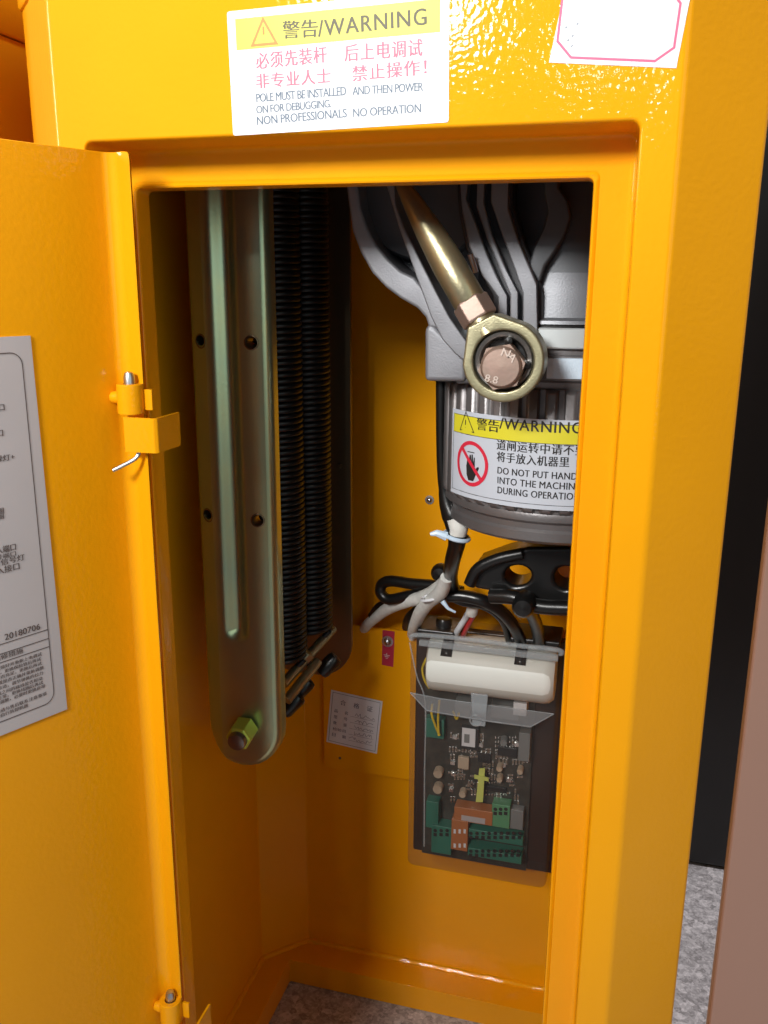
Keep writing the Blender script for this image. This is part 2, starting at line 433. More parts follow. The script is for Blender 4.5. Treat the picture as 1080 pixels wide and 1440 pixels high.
door = mb.build('door', ORANGE, cab, angle=50)
f = max(door.data.polygons, key=lambda q: q.area)
if f.normal.dot(DN) < 0: door.data.flip_normals()
q = door.modifiers.new('solid', 'SOLIDIFY'); q.thickness = .0016; q.offset = -1 
q = door.modifiers.new('wn', 'WEIGHTED_NORMAL'); q.keep_sharp = True
def door_pt(px, py, t=0.0): return hit(px, py, FOLD + DN * t, DN)

def hinge(z, dz_top=0):
    """removable-pin hinge: barrel on the door return, strap bent round the jamb"""
    H = MB(); y0 = -.0365; bx = P(181, 565, y0).x + .006
    # strap: U shape seen from above, wraps the jamb edge
    th = .0014; pts = [(bx - .006, y0 - .0016), (.0185, y0 - .0016), (.0205, y0 + .0004), (.0210, .006), (.0205, .0135)]
    pts = [(bx - .0075, y0 - .004)] + [(bx + .0100, y0 - .004), (bx + .0116, y0 - .0024), (bx + .0116, y0 + .0215)]
    cent = fillet(pts, [0, .0015, .0015, 0], 4)
    inn = []
    for i, (x, y) in enumerate(cent):
        a = V((*cent[max(i - 1, 0)], 0)); b_ = V((*cent[min(i + 1, len(cent) - 1)], 0)); d = (b_ - a).normalized(); nn = V((-d.y, d.x, 0)) * th
        inn.append((x + nn.x, y + nn.y))
    loop = cent + inn[::-1]
    H.loops([[(x, y, z - .0185) for x, y in loop], [(x, y, z) for x, y in loop]], cap0=True, cap1=True)
    h = H.build('hinge', ORANGE, cab, bevel=.0005)
    B = MB(); B.lathe([(.0035, 0), (.0066, 0), (.0070, .0005), (.0070, .0155), (.0066, .016), (.0036, .016), (.0036, .010)], (bx - .006, y0 + .002, z + .001), (0, 0, 1), 24)
    B.lathe([(.0005, -.0045), (.0030, -.0035), (.0036, 0), (.0034, .004)], (bx - .0135, y0 + .002, z + .0095), (1, 0, 0), 14)
    B.box((bx - .002, y0 + .004, z + .003), (bx + .0055, y0 + .006, z + .014))
    B.build('barrel', ORANGE, h, bevel=.0003)
    K = MB(); K.lathe([(.0002, .0235), (.0022, .0228), (.0030, .0205), (.0030, .016)], (bx - .006, y0 + .002, z), (0, 0, 1), 16)
    K.build('hinge_pin', STEEL, h); K = MB()
    K.tube(spline([(bx - .003, y0 + .001, z - .017), (bx - .003, y0 + .001, z - .0205), (bx - .0052, y0 - .001, z - .0235), (bx - .014, y0 - .007, z - .0285)], 5), .0012, 10)
    K.build('pin_lever', STEEL, h)
    return h
hz = P(200, 588, -.0405).z
hinge(hz); hinge(P(240, 1440, -.0405).z - .004)

# wiring sheet on the inside of the door
ps = plane_sheet(FOLD + DN * .0006, -DD, (0, 0, 1), DN)
sheet_o = thing('wiring_sheet', 'grey paper sheet of printed Chinese notes stuck inside the open door', 'label', door_pt(40, 760))
tr, br = ps.inv(45, 472), ps.inv(92, 998)
um = (tr[0] + br[0]) / 2; ztop, zbot = tr[1] + .0, br[1]; ul = um - .15
sl = 0.0015
base = [(ul, zbot - .0), (um + sl * .4, zbot), (um - sl * .4, ztop), (ul, ztop)]
MB().hexa([ps.fn(u, v, .00025) for u, v in base], [ps.fn(u, v, -.0005) for u, v in base]).build('paper', PAPER_G, sheet_o, smooth=False)
ps.fn0 = ps.fn; ps.fn = lambda a, b_, l: ps.fn0(a, b_, l + .0003)
fr = [ps.inv(*q) for q in ((0, 497),)]
rt = um - .0062; tp = ps.inv(0, 497)[1]; bt = ps.inv(0, 1015)[1]
border = fillet([(ul + .006, bt), (rt, bt), (rt, tp), (ul + .006, tp)], .006, 6)
ps.strip(border, .00045, INK_BR, closed=True)
for py_ in (900, 914, 924):
    v = ps.inv(40, py_ - (0 if py_ else 0))[1]; 
for (pa, pb) in (((0, 908), (60, 887)), ((0, 921), (60, 900)), ((0, 929), (62, 911))):
    v = (ps.inv(*pb)[1]); ps.strip([(ul + .006, v), (rt, v)], .0004, INK_BR)
def rtext(body, px_r, py, hpx, wch):
    """text whose right end is at a measured pixel"""
    b_ = ps.inv(px_r, py); L = wch * len(body); t = ps.inv(px_r, py - hpx)
    ps.text(body, (b_[0] - L, b_[1]), b_, abs(t[1] - b_[1]), INK_BR)
rtext('公共接口', 6, 577, 10, .0040); rtext('开关闸接口', 4, 613, 10, .0040)
rtext('接红绿灯+', 20, 646, 9, .0036)
rtext('接地感线圈', 5, 722, 9, .0036); rtext('接地感线圈', 5, 729, 7, .0036)
rtext('防砸信号输入端口', 22, 773, 10, .0036); rtext('防砸信号端口', 22, 781, 7, .0036)
rtext('外接红绿灯信号灯', 34, 784 + 3, 9, .0042); rtext('红外对射输入接口', 27, 800, 10, .0042)
rtext('20180706', 56, 884.5, 8.5, .0024)
rtext('故障检查与维修措施', 32, 917.5, 7.5, .0040)
rows = [(58, 919.5), (57, 926.5), (58, 932.5), (61, 938.5), (60, 946), (59, 953.5), (60, 959.5), (63, 964.5)]
filler = ['请检查电源线是否接好并重新上电调试', '请检查保险管是否烧坏，更换保险管后再试', '请检查遥控器电池电量是否充足，更换后再试',
          '请检查限位开关位置是否正确并重新调整', '请检查弹簧拉力是否合适，调节弹簧的拉力', '请检查控制器与电机之间的接线是否松动', '请检查地感线圈是否正常，更换线圈后再试', '请检查皮带是否松动并调整，必要时更换皮带']
for (xr_, yr_), tx in zip(rows, filler): rtext(tx, xr_, yr_ + 2, 5.2, .0025)
rtext('注意事项', 65, 977, 5.2, .0025); rtext('如有疑问请与售后联系', 39, 987, 5.2, .0025); rtext('请勿自行拆卸机器', 39, 993.5, 5.2, .0025)
ps.build(sheet_o)

# ------------------------------------------------------------------ stickers on the front
YF = -D - .0002
st = thing('warning_sticker', 'white rectangular warning sticker with yellow header above the door opening', 'sticker', P(480, 100, YF))
a, b_ = P(328, 191, YF), P(631, 172, YF); u = (b_ - a).normalized(); v = V((-u.z, 0, u.x)) 
sh = plane_sheet(a, u, v, (0, -1, 0)); Wd = (b_ - a).length; tl = sh.inv(318, 14); tr = sh.inv(632, -13)
base = [(0, 0), (Wd, 0), (tr[0], (tl[1] + tr[1]) / 2), (tl[0], (tl[1] + tr[1]) / 2)]
base = [(0, 0), (Wd, 0), (Wd, (tl[1] + tr[1]) / 2), (0, (tl[1] + tr[1]) / 2)]
Ht = base[2][1]
MB().hexa([sh.fn(p_, q_, .00012) for p_, q_ in fillet(base, .0012, 3)], [sh.fn(p_, q_, -.0001) for p_, q_ in fillet(base, .0012, 3)]).build('paper', PAPER, st, smooth=False)
yb = sh.inv(332, 71); yt = Ht - .0035
sh.poly([(.004, yb[1]), (Wd - .004, yb[1]), (Wd - .004, yt), (.004, yt)], YELLOW, .00018)
A, B, C_ = sh.inv(370, 27), sh.inv(355, 64), sh.inv(389, 61)
C_ = (C_[0], B[1])
sh.strip([A, B, C_], .0011, INK_OR, .00026, closed=True)
mid = (A[0], (A[1] + B[1]) / 2)
sh.strip([(mid[0], mid[1] + .0022), (mid[0], mid[1] - .0012)], .0009, INK_OR, .00026)
sh.strip([(mid[0], mid[1] - .0036), (mid[0], mid[1] - .0037)], .001, INK_OR, .00026)
sh.textpx('警告', (398, 55), (447, 52), 25, INK_O, lift=.00026)
sh.textpx('/WARNING', (448, 52), (600, 35), 23, INK_O, lift=.00026, spacing=1.12)
sh.textpx('必须先装杆', (361, 98), (460, 88), 23, INK_R, spacing=1.1)
sh.textpx('后上电调试', (485, 87), (594, 79), 24, INK_R, spacing=1.1)
sh.textpx('非专业人士', (361, 125), (465, 117), 21, INK_R, spacing=1.1)
sh.textpx('禁止操作！', (496, 115), (600, 105), 22, INK_R, spacing=1.1)
sh.textpx('POLE MUST BE INSTALLED', (361, 144), (487, 134), 12, INK_B, spacing=.9)
sh.textpx('AND THEN POWER', (496, 134), (595, 128), 12, INK_B, spacing=.9)
sh.textpx('ON FOR DEBUGGING.', (361, 160), (466, 151), 11, INK_B, spacing=.9)
sh.textpx('NON PROFESSIONALS', (362, 176), (488, 165), 12, INK_B, spacing=.95)
sh.textpx('NO OPERATION', (497, 165), (592, 158), 12, INK_B, spacing=.95)
sh.build(st)

st = thing('paper_label', 'blank white paper label with crimson cut-corner border at the upper right of the front', 'sticker', P(870, 40, YF))
a, b_ = P(772, 88, YF), P(951, 96, YF); u = (b_ - a).normalized(); v = V((-u.z, 0, u.x))
sh = plane_sheet(a, u, v, (0, -1, 0)); Wd = (b_ - a).length; Ht = sh.inv(785, -60)[1]
base = [(0, 0), (Wd, 0), (Wd + .0012, Ht), (.0035, Ht)]
MB().hexa([sh.fn(p_, q_, .00012) for p_, q_ in base], [sh.fn(p_, q_, -.0001) for p_, q_ in base]).build('paper', PAPER, st, smooth=False)
bd = [sh.inv(*q_) for q_ in ((793, -20), (784, 58), (803, 81), (921, 86), (948, 67), (957, 5), (948, -8), (940, -40))]
sh.strip(bd, .0010, PINKLINE)
for q_ in ((795, 40), (811, 35), (798, 58), (803, 66), (804, 52)):
    c_ = sh.inv(*q_); sh.strip([c_, (c_[0] + .0006, c_[1] + .0007)], .0004, INK_B)
sh.build(st, {'crimson_line': 'border'})

# ------------------------------------------------------------------ spring lever plate
def flat_stadium(x0, x1, zb, zt, n=14):
    r = (x1 - x0) / 2; c = (x0 + x1) / 2
    return [(c + r * math.cos(math.pi + math.pi * k / n), zb + r + r * math.sin(math.pi + math.pi * k / n)) for k in range(n + 1)] + [(x1, zt), (x0, zt)]
YL = .12; x0, x1, zb = -.0405, .0232, -.4170; zt = .06
lev = thing('spring_lever', 'greenish zinc-plated lever plate with a pressed rib hanging on the left', 'lever plate', (x0 / 2 + x1 / 2, YL, zb))
mb = MB(); ol = flat_stadium(x0, x1, zb, zt)
cx = (x0 + x1) / 2; k = (x1 - x0) / 2
hl = [P(353, 482, YL), P(362, 732, YL)]
zr0 = P(325, 905, YL).z; hw = .0112; rcx = cx + .0005
def groove(k_):
    r = hw * k_
    return [(rcx + r * math.cos(math.pi + math.pi * i / 16), zr0 + hw + r * math.sin(math.pi + math.pi * i / 16)) for i in range(17)] + [(rcx + r, zt - .01), (rcx - r, zt - .01)]
holes = [groove(1)] + [circ(q.x, q.z, .0042, 20) for q in hl] + [circ(2 * cx - q.x - .001, q.z + .001, .0042, 20) for q in hl]
def inset(ol, d): 
    return [(cx + (x - cx) * (k - d) / k, z if z > zb + k else (zb + k) + (z - zb - k) * (k - d) / k) for x, z in ol]
mb.plate(inset(ol, .005), holes, onY(YL), 0, .0025)
bmx = bmesh.new(); bv = [bmx.verts.new(q) for q in mb.v]
for f in mb.f: bmx.faces.new([bv[i] for i in f])
for xx in (-.0235, -.0255, .004, .007, .010, .013, .016, .0182): bmesh.ops.bisect_plane(bmx, geom=bmx.verts[:] + bmx.edges[:] + bmx.faces[:], plane_co=(xx, 0, 0), plane_no=(1, 0, 0))
bmx.verts.index_update(); mb.v = [q.co.copy() for q in bmx.verts]; mb.f = [tuple(q.index for q in f.verts) for f in bmx.faces]; mb.m = [0] * len(mb.f); bmx.free()
ls = []
for j in range(6):
    a_ = math.pi / 2 * j / 5; ls.append([(x, YL + .005 - .005 * math.cos(a_), z) for x, z in inset(ol, .005 - .005 * math.sin(a_))])
ls.append([(x, YL + .012, z) for x, z in ol]); ls.append([(x, YL + .012, z) for x, z in inset(ol, .0022)]); ls.append([(x, YL + .0035, z) for x, z in inset(ol, .0022)])
mb.loops(ls)
mb.build('plate', ZINC, lev, angle=50)
rb = MB(); ls = []
for j in range(13):
    k_ = 1 - j / 12; dep = .0060 * (.5 + .5 * math.cos(math.pi * k_)) 
    ls.append([(x, YL + dep, z) for x, z in groove(max(k_, .004))])
rb.loops(ls); rb.build('groove', ZINC, lev, angle=80)
for q in hl:
    for xx in (q.x, 2 * cx - q.x - .001):
        e = MB(); e.lathe([(.0040, .012), (.0040, .0003), (.0044, -.0006), (.0052, -.0004), (.0054, .0004)], (xx, YL, q.z), (0, 1, 0), 24, False, False)
        e.build('eyelet', BROWNSTEEL, lev)
bq = P(331, 1042, YL)
WX = -.0235
for o_ in [c_ for c_ in COL.objects if c_.parent == lev]:
    for vt in o_.data.vertices:
        d_ = WX - (vt.co.x + lev.location.x)
        e_x = vt.co.x + lev.location.x - .0035
        if e_x > 0 and o_.name.startswith(('plate', 'eyelet')): vt.co.y += e_x * e_x * 9.5
        if d_ > 0: vt.co.y += d_ * .55 * min(1, d_ / .002 + .3)
A_ = P(343, 1027, YL - .006); B_ = P(331, 1046, YL - .0235); ax_ = (B_ - A_).normalized(); L_ = (B_ - A_).length
MB().lathe([(.0074, -.004), (.0074, L_ - .003), (.0066, L_ - .001), (.0034, L_), (.0001, L_ + .0002)], A_, ax_, 20, True, False).build('bolt', DARKSTEEL, lev)
MB().lathe([(.0088, .0125), (.0100, .0115), (.0104, .0105), (.0104, -.0035), (.0098, -.0045)], A_, ax_, 6).build('nut', LIME_GLINT, lev, bevel=.0008)
# tension springs behind the lever
def spring(cx_, cy_, r, wire, z0, z1, label):
    t = thing('tension_spring', label, 'spring', (cx_, cy_, z0), 'black coil springs behind the lever plate')
    pitch = wire * 2.06; n = int((z1 - z0) / pitch); N = 20
    path = [(cx_ + r * math.cos(i * 2 * math.pi / N), cy_ + r * math.sin(i * 2 * math.pi / N), z0 + pitch * i / N) for i in range(n * N)]
    MB().tube(path, wire, 8).build('coil', BLACKSTEEL, t, angle=80, weld=False)
    hk = [(cx_ + r, cy_, z0), (cx_ + r * .4, cy_ - r * .2, z0 - .012), (cx_, cy_, z0 - .022), (cx_ - .003, cy_, z0 - .034)]
    MB().tube(spline(hk, 8), wire, 8).build('hook', BLACKSTEEL, t)
    return t
s1 = P(412, 880, .185); s2 = P(446, 850, .215)
spring(P(398, 880, .185).x, .185, .0178, .0022, P(402, 925, .185).z, .10, 'black coil spring immediately right of the lever plate')
spring(P(436, 850, .222).x, .222, .0172, .0022, P(437, 885, .222).z, .10, 'black coil spring nearer the back plate edge, second from the lever plate')
# rear spring plate
YR = .27
rp = thing('spring_plate', 'dull brown zinc plate with a rounded foot behind the black coil springs', 'plate', (.0, YR, -.4))
pr = P(493, 600, YR); pb = P(440, 948, YR); xr_ = pr.x; xl_ = xr_ - .085
ol = fillet([(xl_, pb.z), (xr_, pb.z), (xr_, .07), (xl_, .07)], [.030, .034, .001, .001], 8)
mb = MB(); mb.plate(ol, [], onY(YR), 0, .004)
mb.build('plate', BROWNSTEEL, rp, bevel=.0012)
q = P(478, 655, YR); MB().lathe([(.0001, -.0022), (.002, -.002), (.0025, 0)], (q.x, YR, q.z), (0, 1, 0), 14).build('rivet', BROWNSTEEL, rp)
hb = thing('hook_bolt', 'pair of gold threaded hook rods with black caps at the foot of the springs', 'hook bolt', P(435, 930, .2))
for (pa, pb_, y1_, y2_) in (((398, 962), (468, 884), .165, .235), ((403, 985), (447, 930), .16, .20)):
    a, c_ = P(*pa, y1_), P(*pb_, y2_)
    MB().tube([a + (c_ - a) * i / 6 for i in range(7)], .0042, 12).build('rod', GOLD, hb)
for pa, yy in (((424, 968), .185), ((462, 935), .215), ((410, 990), .17)):
    a = P(*pa, yy); d_ = V((.55, .3, .6)).normalized()
    MB().lathe([(.0001, -.010), (.0060, -.0095), (.0070, -.007), (.0070, .007), (.0060, .0095), (.0001, .010)], a, d_, 16, False, False).build('cap', RUBBER, hb)
a = P(431, 921, .19); MB().lathe([(.0001, -.003), (.0062, -.003), (.0062, .003), (.0001, .003)], a, V((.55, .3, .6)), 6, False, False).build('nut', GOLD, hb, bevel=.0006)

# ------------------------------------------------------------------ gear motor
GO = -.035
AX, AY, RM = P(785, 650, .20 + GO).x, .20 + GO, .0816
def mz(py, y=.115 + GO + .003): return P(785, py, y).z
gm = thing('gear_motor', 'grey cast aluminium gear motor with finned barrel hanging on the right', 'motor', (AX, AY, mz(772)))
YG = .13
h = MB()
hp = pxpoly([(505, 215), (900, 215), (900, 452), (768, 452), (768, 470), (640, 540), (600, 535), (604, 462), (585, 415), (545, 372), (515, 330), (500, 270)], .16 + GO)
h.plate(hp, [], onY(.16 + GO), 0, .09); h.build('gearbox', ALU_D, gm, bevel=.003, seg=3)
arc_o = [(483, 215), (488, 273), (495, 325), (507, 356), (523, 384), (542, 404), (562, 419), (586, 433), (598, 446), (603, 462)]
arc_i = [(624, 462), (614, 440), (604, 420), (594, 404), (582, 390), (563, 381), (545, 364), (529, 344), (516, 319), (507, 292), (503, 262), (501, 215)]
r_ = MB(); r_.plate(pxpoly(arc_o + arc_i, .125 + GO), [], onY(.125 + GO), 0, .06); r_.build('rim', ALU, gm, bevel=.002, seg=3)
q = P(600, 262, .15 + GO); MB().lathe([(.0001, -.002), (.040, -.003), (.043, -.003), (.0445, -.001), (.0445, .012), (.047, .014), (.047, .03)], (q.x, .145 + GO, q.z), (0, 1, 0), 64, False, True).build('output_disc', ALU_D, gm)
bands = [[(552, 215), (556, 285), (568, 318), (590, 364), (612, 408), (632, 446), (656, 480), (656, 510), (640, 498), (622, 478), (606, 446), (582, 380), (560, 318), (546, 270), (530, 215)],
         [(664, 215), (655, 280), (667, 310), (686, 360), (704, 400), (713, 416), (713, 470), (700, 470), (700, 418), (678, 388), (660, 348), (650, 300), (644, 215)],
         [(684, 215), (680, 286), (692, 330), (715, 386), (728, 411), (728, 476), (717, 476), (717, 414), (706, 388), (686, 340), (670, 292), (672, 215)],
         [(716, 215), (714, 292), (729, 338), (754, 397), (756, 500), (735, 500), (735, 412), (724, 380), (704, 326), (690, 284), (692, 215)]]
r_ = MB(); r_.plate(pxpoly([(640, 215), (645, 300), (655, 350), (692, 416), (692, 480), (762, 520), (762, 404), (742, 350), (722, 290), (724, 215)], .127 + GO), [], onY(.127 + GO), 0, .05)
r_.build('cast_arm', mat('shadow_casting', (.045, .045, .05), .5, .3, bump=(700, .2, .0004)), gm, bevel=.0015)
for bd in bands:
    r_ = MB(); r_.plate(pxpoly(bd, .118 + GO), [], onY(.118 + GO), 0, .06); r_.build('rib', ALU, gm, bevel=.0010, seg=2)
r_ = MB(); r_.plate(pxpoly([(754, 404), (764, 410), (764, 540), (640, 540), (640, 490), (655, 500), (690, 470), (735, 470), (754, 440)], .128 + GO), [], onY(.128 + GO), 0, .06)
r_.build('front_web', ALU_D, gm, bevel=.002)
r_ = MB(); r_.plate(pxpoly([(783, 215), (784, 262), (797, 280), (801, 304), (793, 330), (778, 354), (764, 374), (756, 398), (740, 374), (748, 346), (762, 318), (768, 296), (763, 270), (762, 215)], .116 + GO), [], onY(.125 + GO), 0, .05)
r_.build('rim', ALU_D, gm, bevel=.0015, seg=2)
r_ = MB(); r_.plate(pxpoly([(597, 462), (606, 452), (632, 480), (655, 500), (655, 537), (597, 536)], .125 + GO), [], onY(.125 + GO), 0, .07)
r_.build('foot', ALU, gm, bevel=.003, seg=3)
r_ = MB(); r_.lathe([(RM - .020, mz(190)), (RM - .0150, mz(384))], (AX, AY, 0), (0, 0, 1), 72); r_.build('upper_case', ALU_D, gm)
r_ = MB(); r_.lathe([(RM - .0150, mz(383)), (RM - .0135, mz(415)), (RM - .012, mz(448)), (RM - .006, mz(452)), (RM - .0055, mz(457))], (AX, AY, 0), (0, 0, 1), 72); r_.build('gear_case', mat('case_aluminium', (.17, .175, .19), .45, .5, bump=(900, .2, .0004)), gm)
r_ = MB(); r_.lathe([(RM - .007, mz(457)), (RM - .007, mz(463))], (AX, AY, 0), (0, 0, 1), 72); r_.build('seal', RUBBER, gm)
r_ = MB(); r_.lathe([(RM - .0027, mz(462)), (RM - .002, mz(464)), (RM - .002, mz(489)), (RM - .0027, mz(491)), (RM - .005, mz(491.2))], (AX, AY, 0), (0, 0, 1), 72); r_.build('clamp_band', mat('bright_band', (.58, .62, .63), .35, .35, bump=(500, .1, .0004)), gm)
r_ = MB(); r_.lathe([(RM - .006, mz(490)), (RM - .006, mz(500)), (RM - .003, mz(502)), (RM - .0025, mz(536)), (RM - .0045, mz(540)), (RM - .0055, mz(552))], (AX, AY, 0), (0, 0, 1), 72); r_.build('end_shield', MOTOR, gm)
# nameplate band on the shield
npl = MB(); t0, t1 = -.05, .75; rr = RM - .0018; n_ = 14
ls = [[(AX + rr2 * math.sin(t0 + (t1 - t0) * i / n_), AY - rr2 * math.cos(t0 + (t1 - t0) * i / n_), z) for i in range(n_ + 1)] for rr2, z in ((RM - .003, mz(534)), (rr, mz(533)), (rr, mz(505)), (RM - .003, mz(504)))]
npl.loops(ls, closed=False); npl.build('nameplate', mat('brushed_plate', (.62, .74, .86), .35, .05, bump=(900, .5, .0005)), gm)
# finned barrel
fb = MB(); N = 480; prof = []
def finr(k): 
    ph = (k * 44 / N) % 1.0
    return .0034 * max(0, min(1, (abs(ph - .5) * 2 - .30) * 6))
ls = []
for dr, z in ((0.2, mz(550)), (1, mz(556)), (1, mz(716)), (.9, mz(722)), (.25, mz(727))):
    ls.append([(AX + (RM - .0036 + finr(k) * dr) * math.cos(k * 2 * math.pi / N), AY + (RM - .0036 + finr(k) * dr) * math.sin(k * 2 * math.pi / N), z) for k in range(N)])
fb.loops(ls, True, True, True); fb.build('finned_barrel', MOTOR, gm, angle=60)
er = MB(); er.lathe([(RM + q_, mz(z_)) for q_, z_ in ((-.006, 722), (-.003, 727), (-.0025, 731), (-.0027, 738), (-.0072, 744), (-.0075, 752), (-.006, 756), (-.006, 768), (-.009, 773), (-.025, 774))], (AX, AY, 0), (0, 0, 1), 72)
er.build('end_cap', MOTOR, gm)

# sticker wrapped on the motor barrel
RS = RM + .0006
def cyl_inv(px, py):
    d = ray(px, py); ox, oy = CAM.x - AX, CAM.y - AY
    a = d.x ** 2 + d.y ** 2; b_ = 2 * (ox * d.x + oy * d.y); c_ = ox * ox + oy * oy - RS * RS
    t = (-b_ - math.sqrt(max(0, b_ * b_ - 4 * a * c_))) / (2 * a); q = CAM + d * t
    return (math.atan2(q.x - AX, -(q.y - AY)) * RS, q.z)
cyl_fn = lambda u, v, l: V((AX + (RS + l) * math.sin(u / RS), AY - (RS + l) * math.cos(u / RS), v))
sh = Sheet(cyl_fn, cyl_inv)
st = thing('warning_sticker', 'white warning sticker with yellow header and a barred-hand sign wrapped round the motor', 'sticker', cyl_fn(0, mz(650), 0))
u0 = (cyl_inv(635, 575)[0] + cyl_inv(637, 695)[0]) / 2; zt_ = cyl_inv(635, 573)[1]; zb_ = cyl_inv(700, 709)[1]; u1 = u0 + .134
def grid(mb, ua, ub, za, zb2, lift, n=28):
    mb.loops([[cyl_fn(ua + (ub - ua) * i / n, z, lift) for i in range(n + 1)] for z in (za, zb2)], closed=False)
mb = MB(); grid(mb, u0, u1, zb_, zt_, .0003); grid(mb, u0, u1, zb_, zt_, 0)
mb.loops([[cyl_fn(q_[0], q_[1], l) for q_ in ((u0, zb_), (u1, zb_), (u1, zt_), (u0, zt_))] for l in (0, .0003)]) if False else None
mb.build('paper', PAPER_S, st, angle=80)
hb_ = cyl_inv(640, 606)[1]
mb = MB(); grid(mb, u0 + .0025, u1 - .0025, hb_, zt_ - .0028, .0004); mb.build('header_band', YELLOW, st, angle=80)
sh.fn = lambda u, v, l: cyl_fn(u, v, l + .00035)
ntick = 30
def cstrip(pts, wd, m, closed=False):
    out = []
    n = len(pts)
    for i in range(n if closed else n - 1):
        a = pts[i]; b_ = pts[(i + 1) % n]; k_ = max(1, int(abs(b_[0] - a[0]) / .005))
        out += [(a[0] + (b_[0] - a[0]) * j / k_, a[1] + (b_[1] - a[1]) * j / k_) for j in range(k_)]
    if not closed: out.append(pts[-1])
    sh.strip(out, wd, m, closed=closed)
cstrip([(u0 + .0025, zb_ + .0030), (u1 - .0025, zb_ + .0030), (u1 - .0025, zt_ - .0028), (u0 + .0025, zt_ - .0028)], .0003, INK, True)
cstrip([(u0 + .0025, hb_), (u1 - .0025, hb_)], .0003, INK)
A, B, C_ = cyl_inv(656, 579), cyl_inv(648, 604), cyl_inv(667, 606)
C_ = (C_[0], B[1]); sh.strip([A, B, C_], .0007, INK, closed=True)
m_ = (A[0], (A[1] * .4 + B[1] * .6)); sh.strip([(m_[0], m_[1] + .0022), (m_[0], m_[1] - .0010)], .0008, INK); sh.strip([(m_[0], m_[1] - .0026), (m_[0], m_[1] - .0028)], .0008, INK)
def ctext(body, bl, br, hpx, m, spacing=1.0):
    a = cyl_inv(*bl); b_ = cyl_inv(*br); t = cyl_inv(bl[0], bl[1] - hpx)
    sh.text(body, (a[0], (a[1] + b_[1]) / 2), (b_[0], (a[1] + b_[1]) / 2), t[1] - a[1], m, spacing=spacing)
ctext('警告', (671, 606), (702, 606), 17, INK); ctext('/WARNING', (703, 606), (818, 606), 15.5, INK, 1.1)
ctext('道闸运转中请不要', (699, 635), (823, 637), 14.5, INK, 1.08); ctext('将手放入机器里', (699, 652), (800, 653), 14, INK, 1.08)
ctext('DO NOT PUT HANDS', (700, 669), (817, 671), 9.5, INK, 1.05); ctext('INTO THE MACHINE', (700, 683), (815, 685), 9.5, INK, 1.05); ctext('DURING OPERATION', (700, 697), (815, 699), 9.5, INK, 1.05)
cl, cr = cyl_inv(644, 652), cyl_inv(687.5, 653); ct, cb_ = cyl_inv(666, 621), cyl_inv(666, 684)
cx_, cz_ = (cl[0] + cr[0]) / 2, (ct[1] + cb_[1]) / 2; rr = (ct[1] - cb_[1]) / 2 - .001
ru = rr * .98
ring = [(cx_ + ru * math.cos(k * 2 * math.pi / 40), cz_ + rr * math.sin(k * 2 * math.pi / 40)) for k in range(40)]
# black hand with a thumb
def hu(x, y): return (cx_ + x * rr, cz_ + y * rr)
hand = [(-.34, -.15), (-.30, -.55), (-.18, -.82), (.18, -.82), (.30, -.55), (.52, -.16), (.48, -.08), (.38, -.12), (.25, -.28), (.24, .32), (.17, .34), (.13, .0), (.10, .45), (.02, .46), (.0, .02), (-.04, .42), (-.12, .42), (-.14, .0), (-.2, .28), (-.27, .27)]
bm = bmesh.new(); vs = [bm.verts.new((*hu(*q_), 0)) for q_ in hand]
for i in range(len(vs)): bm.edges.new((vs[i], vs[(i + 1) % len(vs)]))
bmesh.ops.triangle_fill(bm, use_beauty=True, edges=bm.edges[:]); bm.verts.index_update()
sh.mb(INK).add([sh.fn(v_.co.x, v_.co.y, .00015) for v_ in bm.verts], [tuple(v_.index for v_ in f.verts) for f in bm.faces]); bm.free()
sh.strip([hu(-.28, .55), hu(.2, .55)], .0006, INK)
sh.strip(ring, .0024, INK_RED, .0003, closed=True)
sh.strip([hu(-.70 + .07 * i, .70 - .07 * i) for i in range(21)], .0024, INK_RED, .00034)
sh.build(st)

# ------------------------------------------------------------------ connecting rod with rod end
YE = .085 + GO
ec = P(707, 508, YE); cr_ = thing('connecting_rod', 'gold plated tapered rod ending in a thick bolted eye before the gear motor', 'connecting rod', ec)
top = P(560, 250, YE + .012); nutp = P(668, 437, YE); dirn = (nutp - top).normalized()
side = V((dirn.z, 0, -dirn.x)).normalized()
L = (nutp - top).length
rod = MB()
pth = []; rad = []
for t_, r_0 in ((0, .0022), (.06, .0040), (.2, .0058), (.4, .0078), (.58, .0090), (.68, .0094), (.94, .0094), (.955, .0085)):
    pth.append(top + dirn * L * t_ + side * 0); rad.append(r_0)
rod.tube(pth, rad, 28); rod.build('rod', GOLD, cr_, angle=50)
nt_ = MB(); nt_.lathe([(.0098, -.0065), (.0108, -.0055), (.0108, .0055), (.0098, .0065)], nutp, dirn, 6); nt_.build('lock_nut', COPPER, cr_, bevel=.0008)
ey = MB()
def exy(ax, ay): q = P(ax, ay, YE - .010); return (q.x, q.z)
eo = exy(707, 508); er_ = abs(exy(765.5, 508)[0] - eo[0])
na, nbp = exy(657, 460), exy(694, 441)
out = []
vdir = V((nutp.x - eo[0], nutp.z - eo[1])).normalized() if False else None
ang_n = math.atan2(nutp.z - eo[1], nutp.x - eo[0])
for k_ in range(41):
    a_ = ang_n + 1.08 + (2 * math.pi - 2.16) * k_ / 40; out.append((eo[0] + er_ * math.cos(a_), eo[1] + er_ * math.sin(a_)))
out += [nbp, na]
irad = er_ * .74
ey.plate(fillet(out, .0015, 2) if False else out, [circ(eo[0], eo[1], irad, 40)], onY(YE), -.010, .012)
ey.build('eye', GOLDC, cr_, bevel=.0014, seg=3)
MB().tube([nutp + dirn * .003, nutp + dirn * .016], .0085, 20).build('shank', GOLD, cr_)
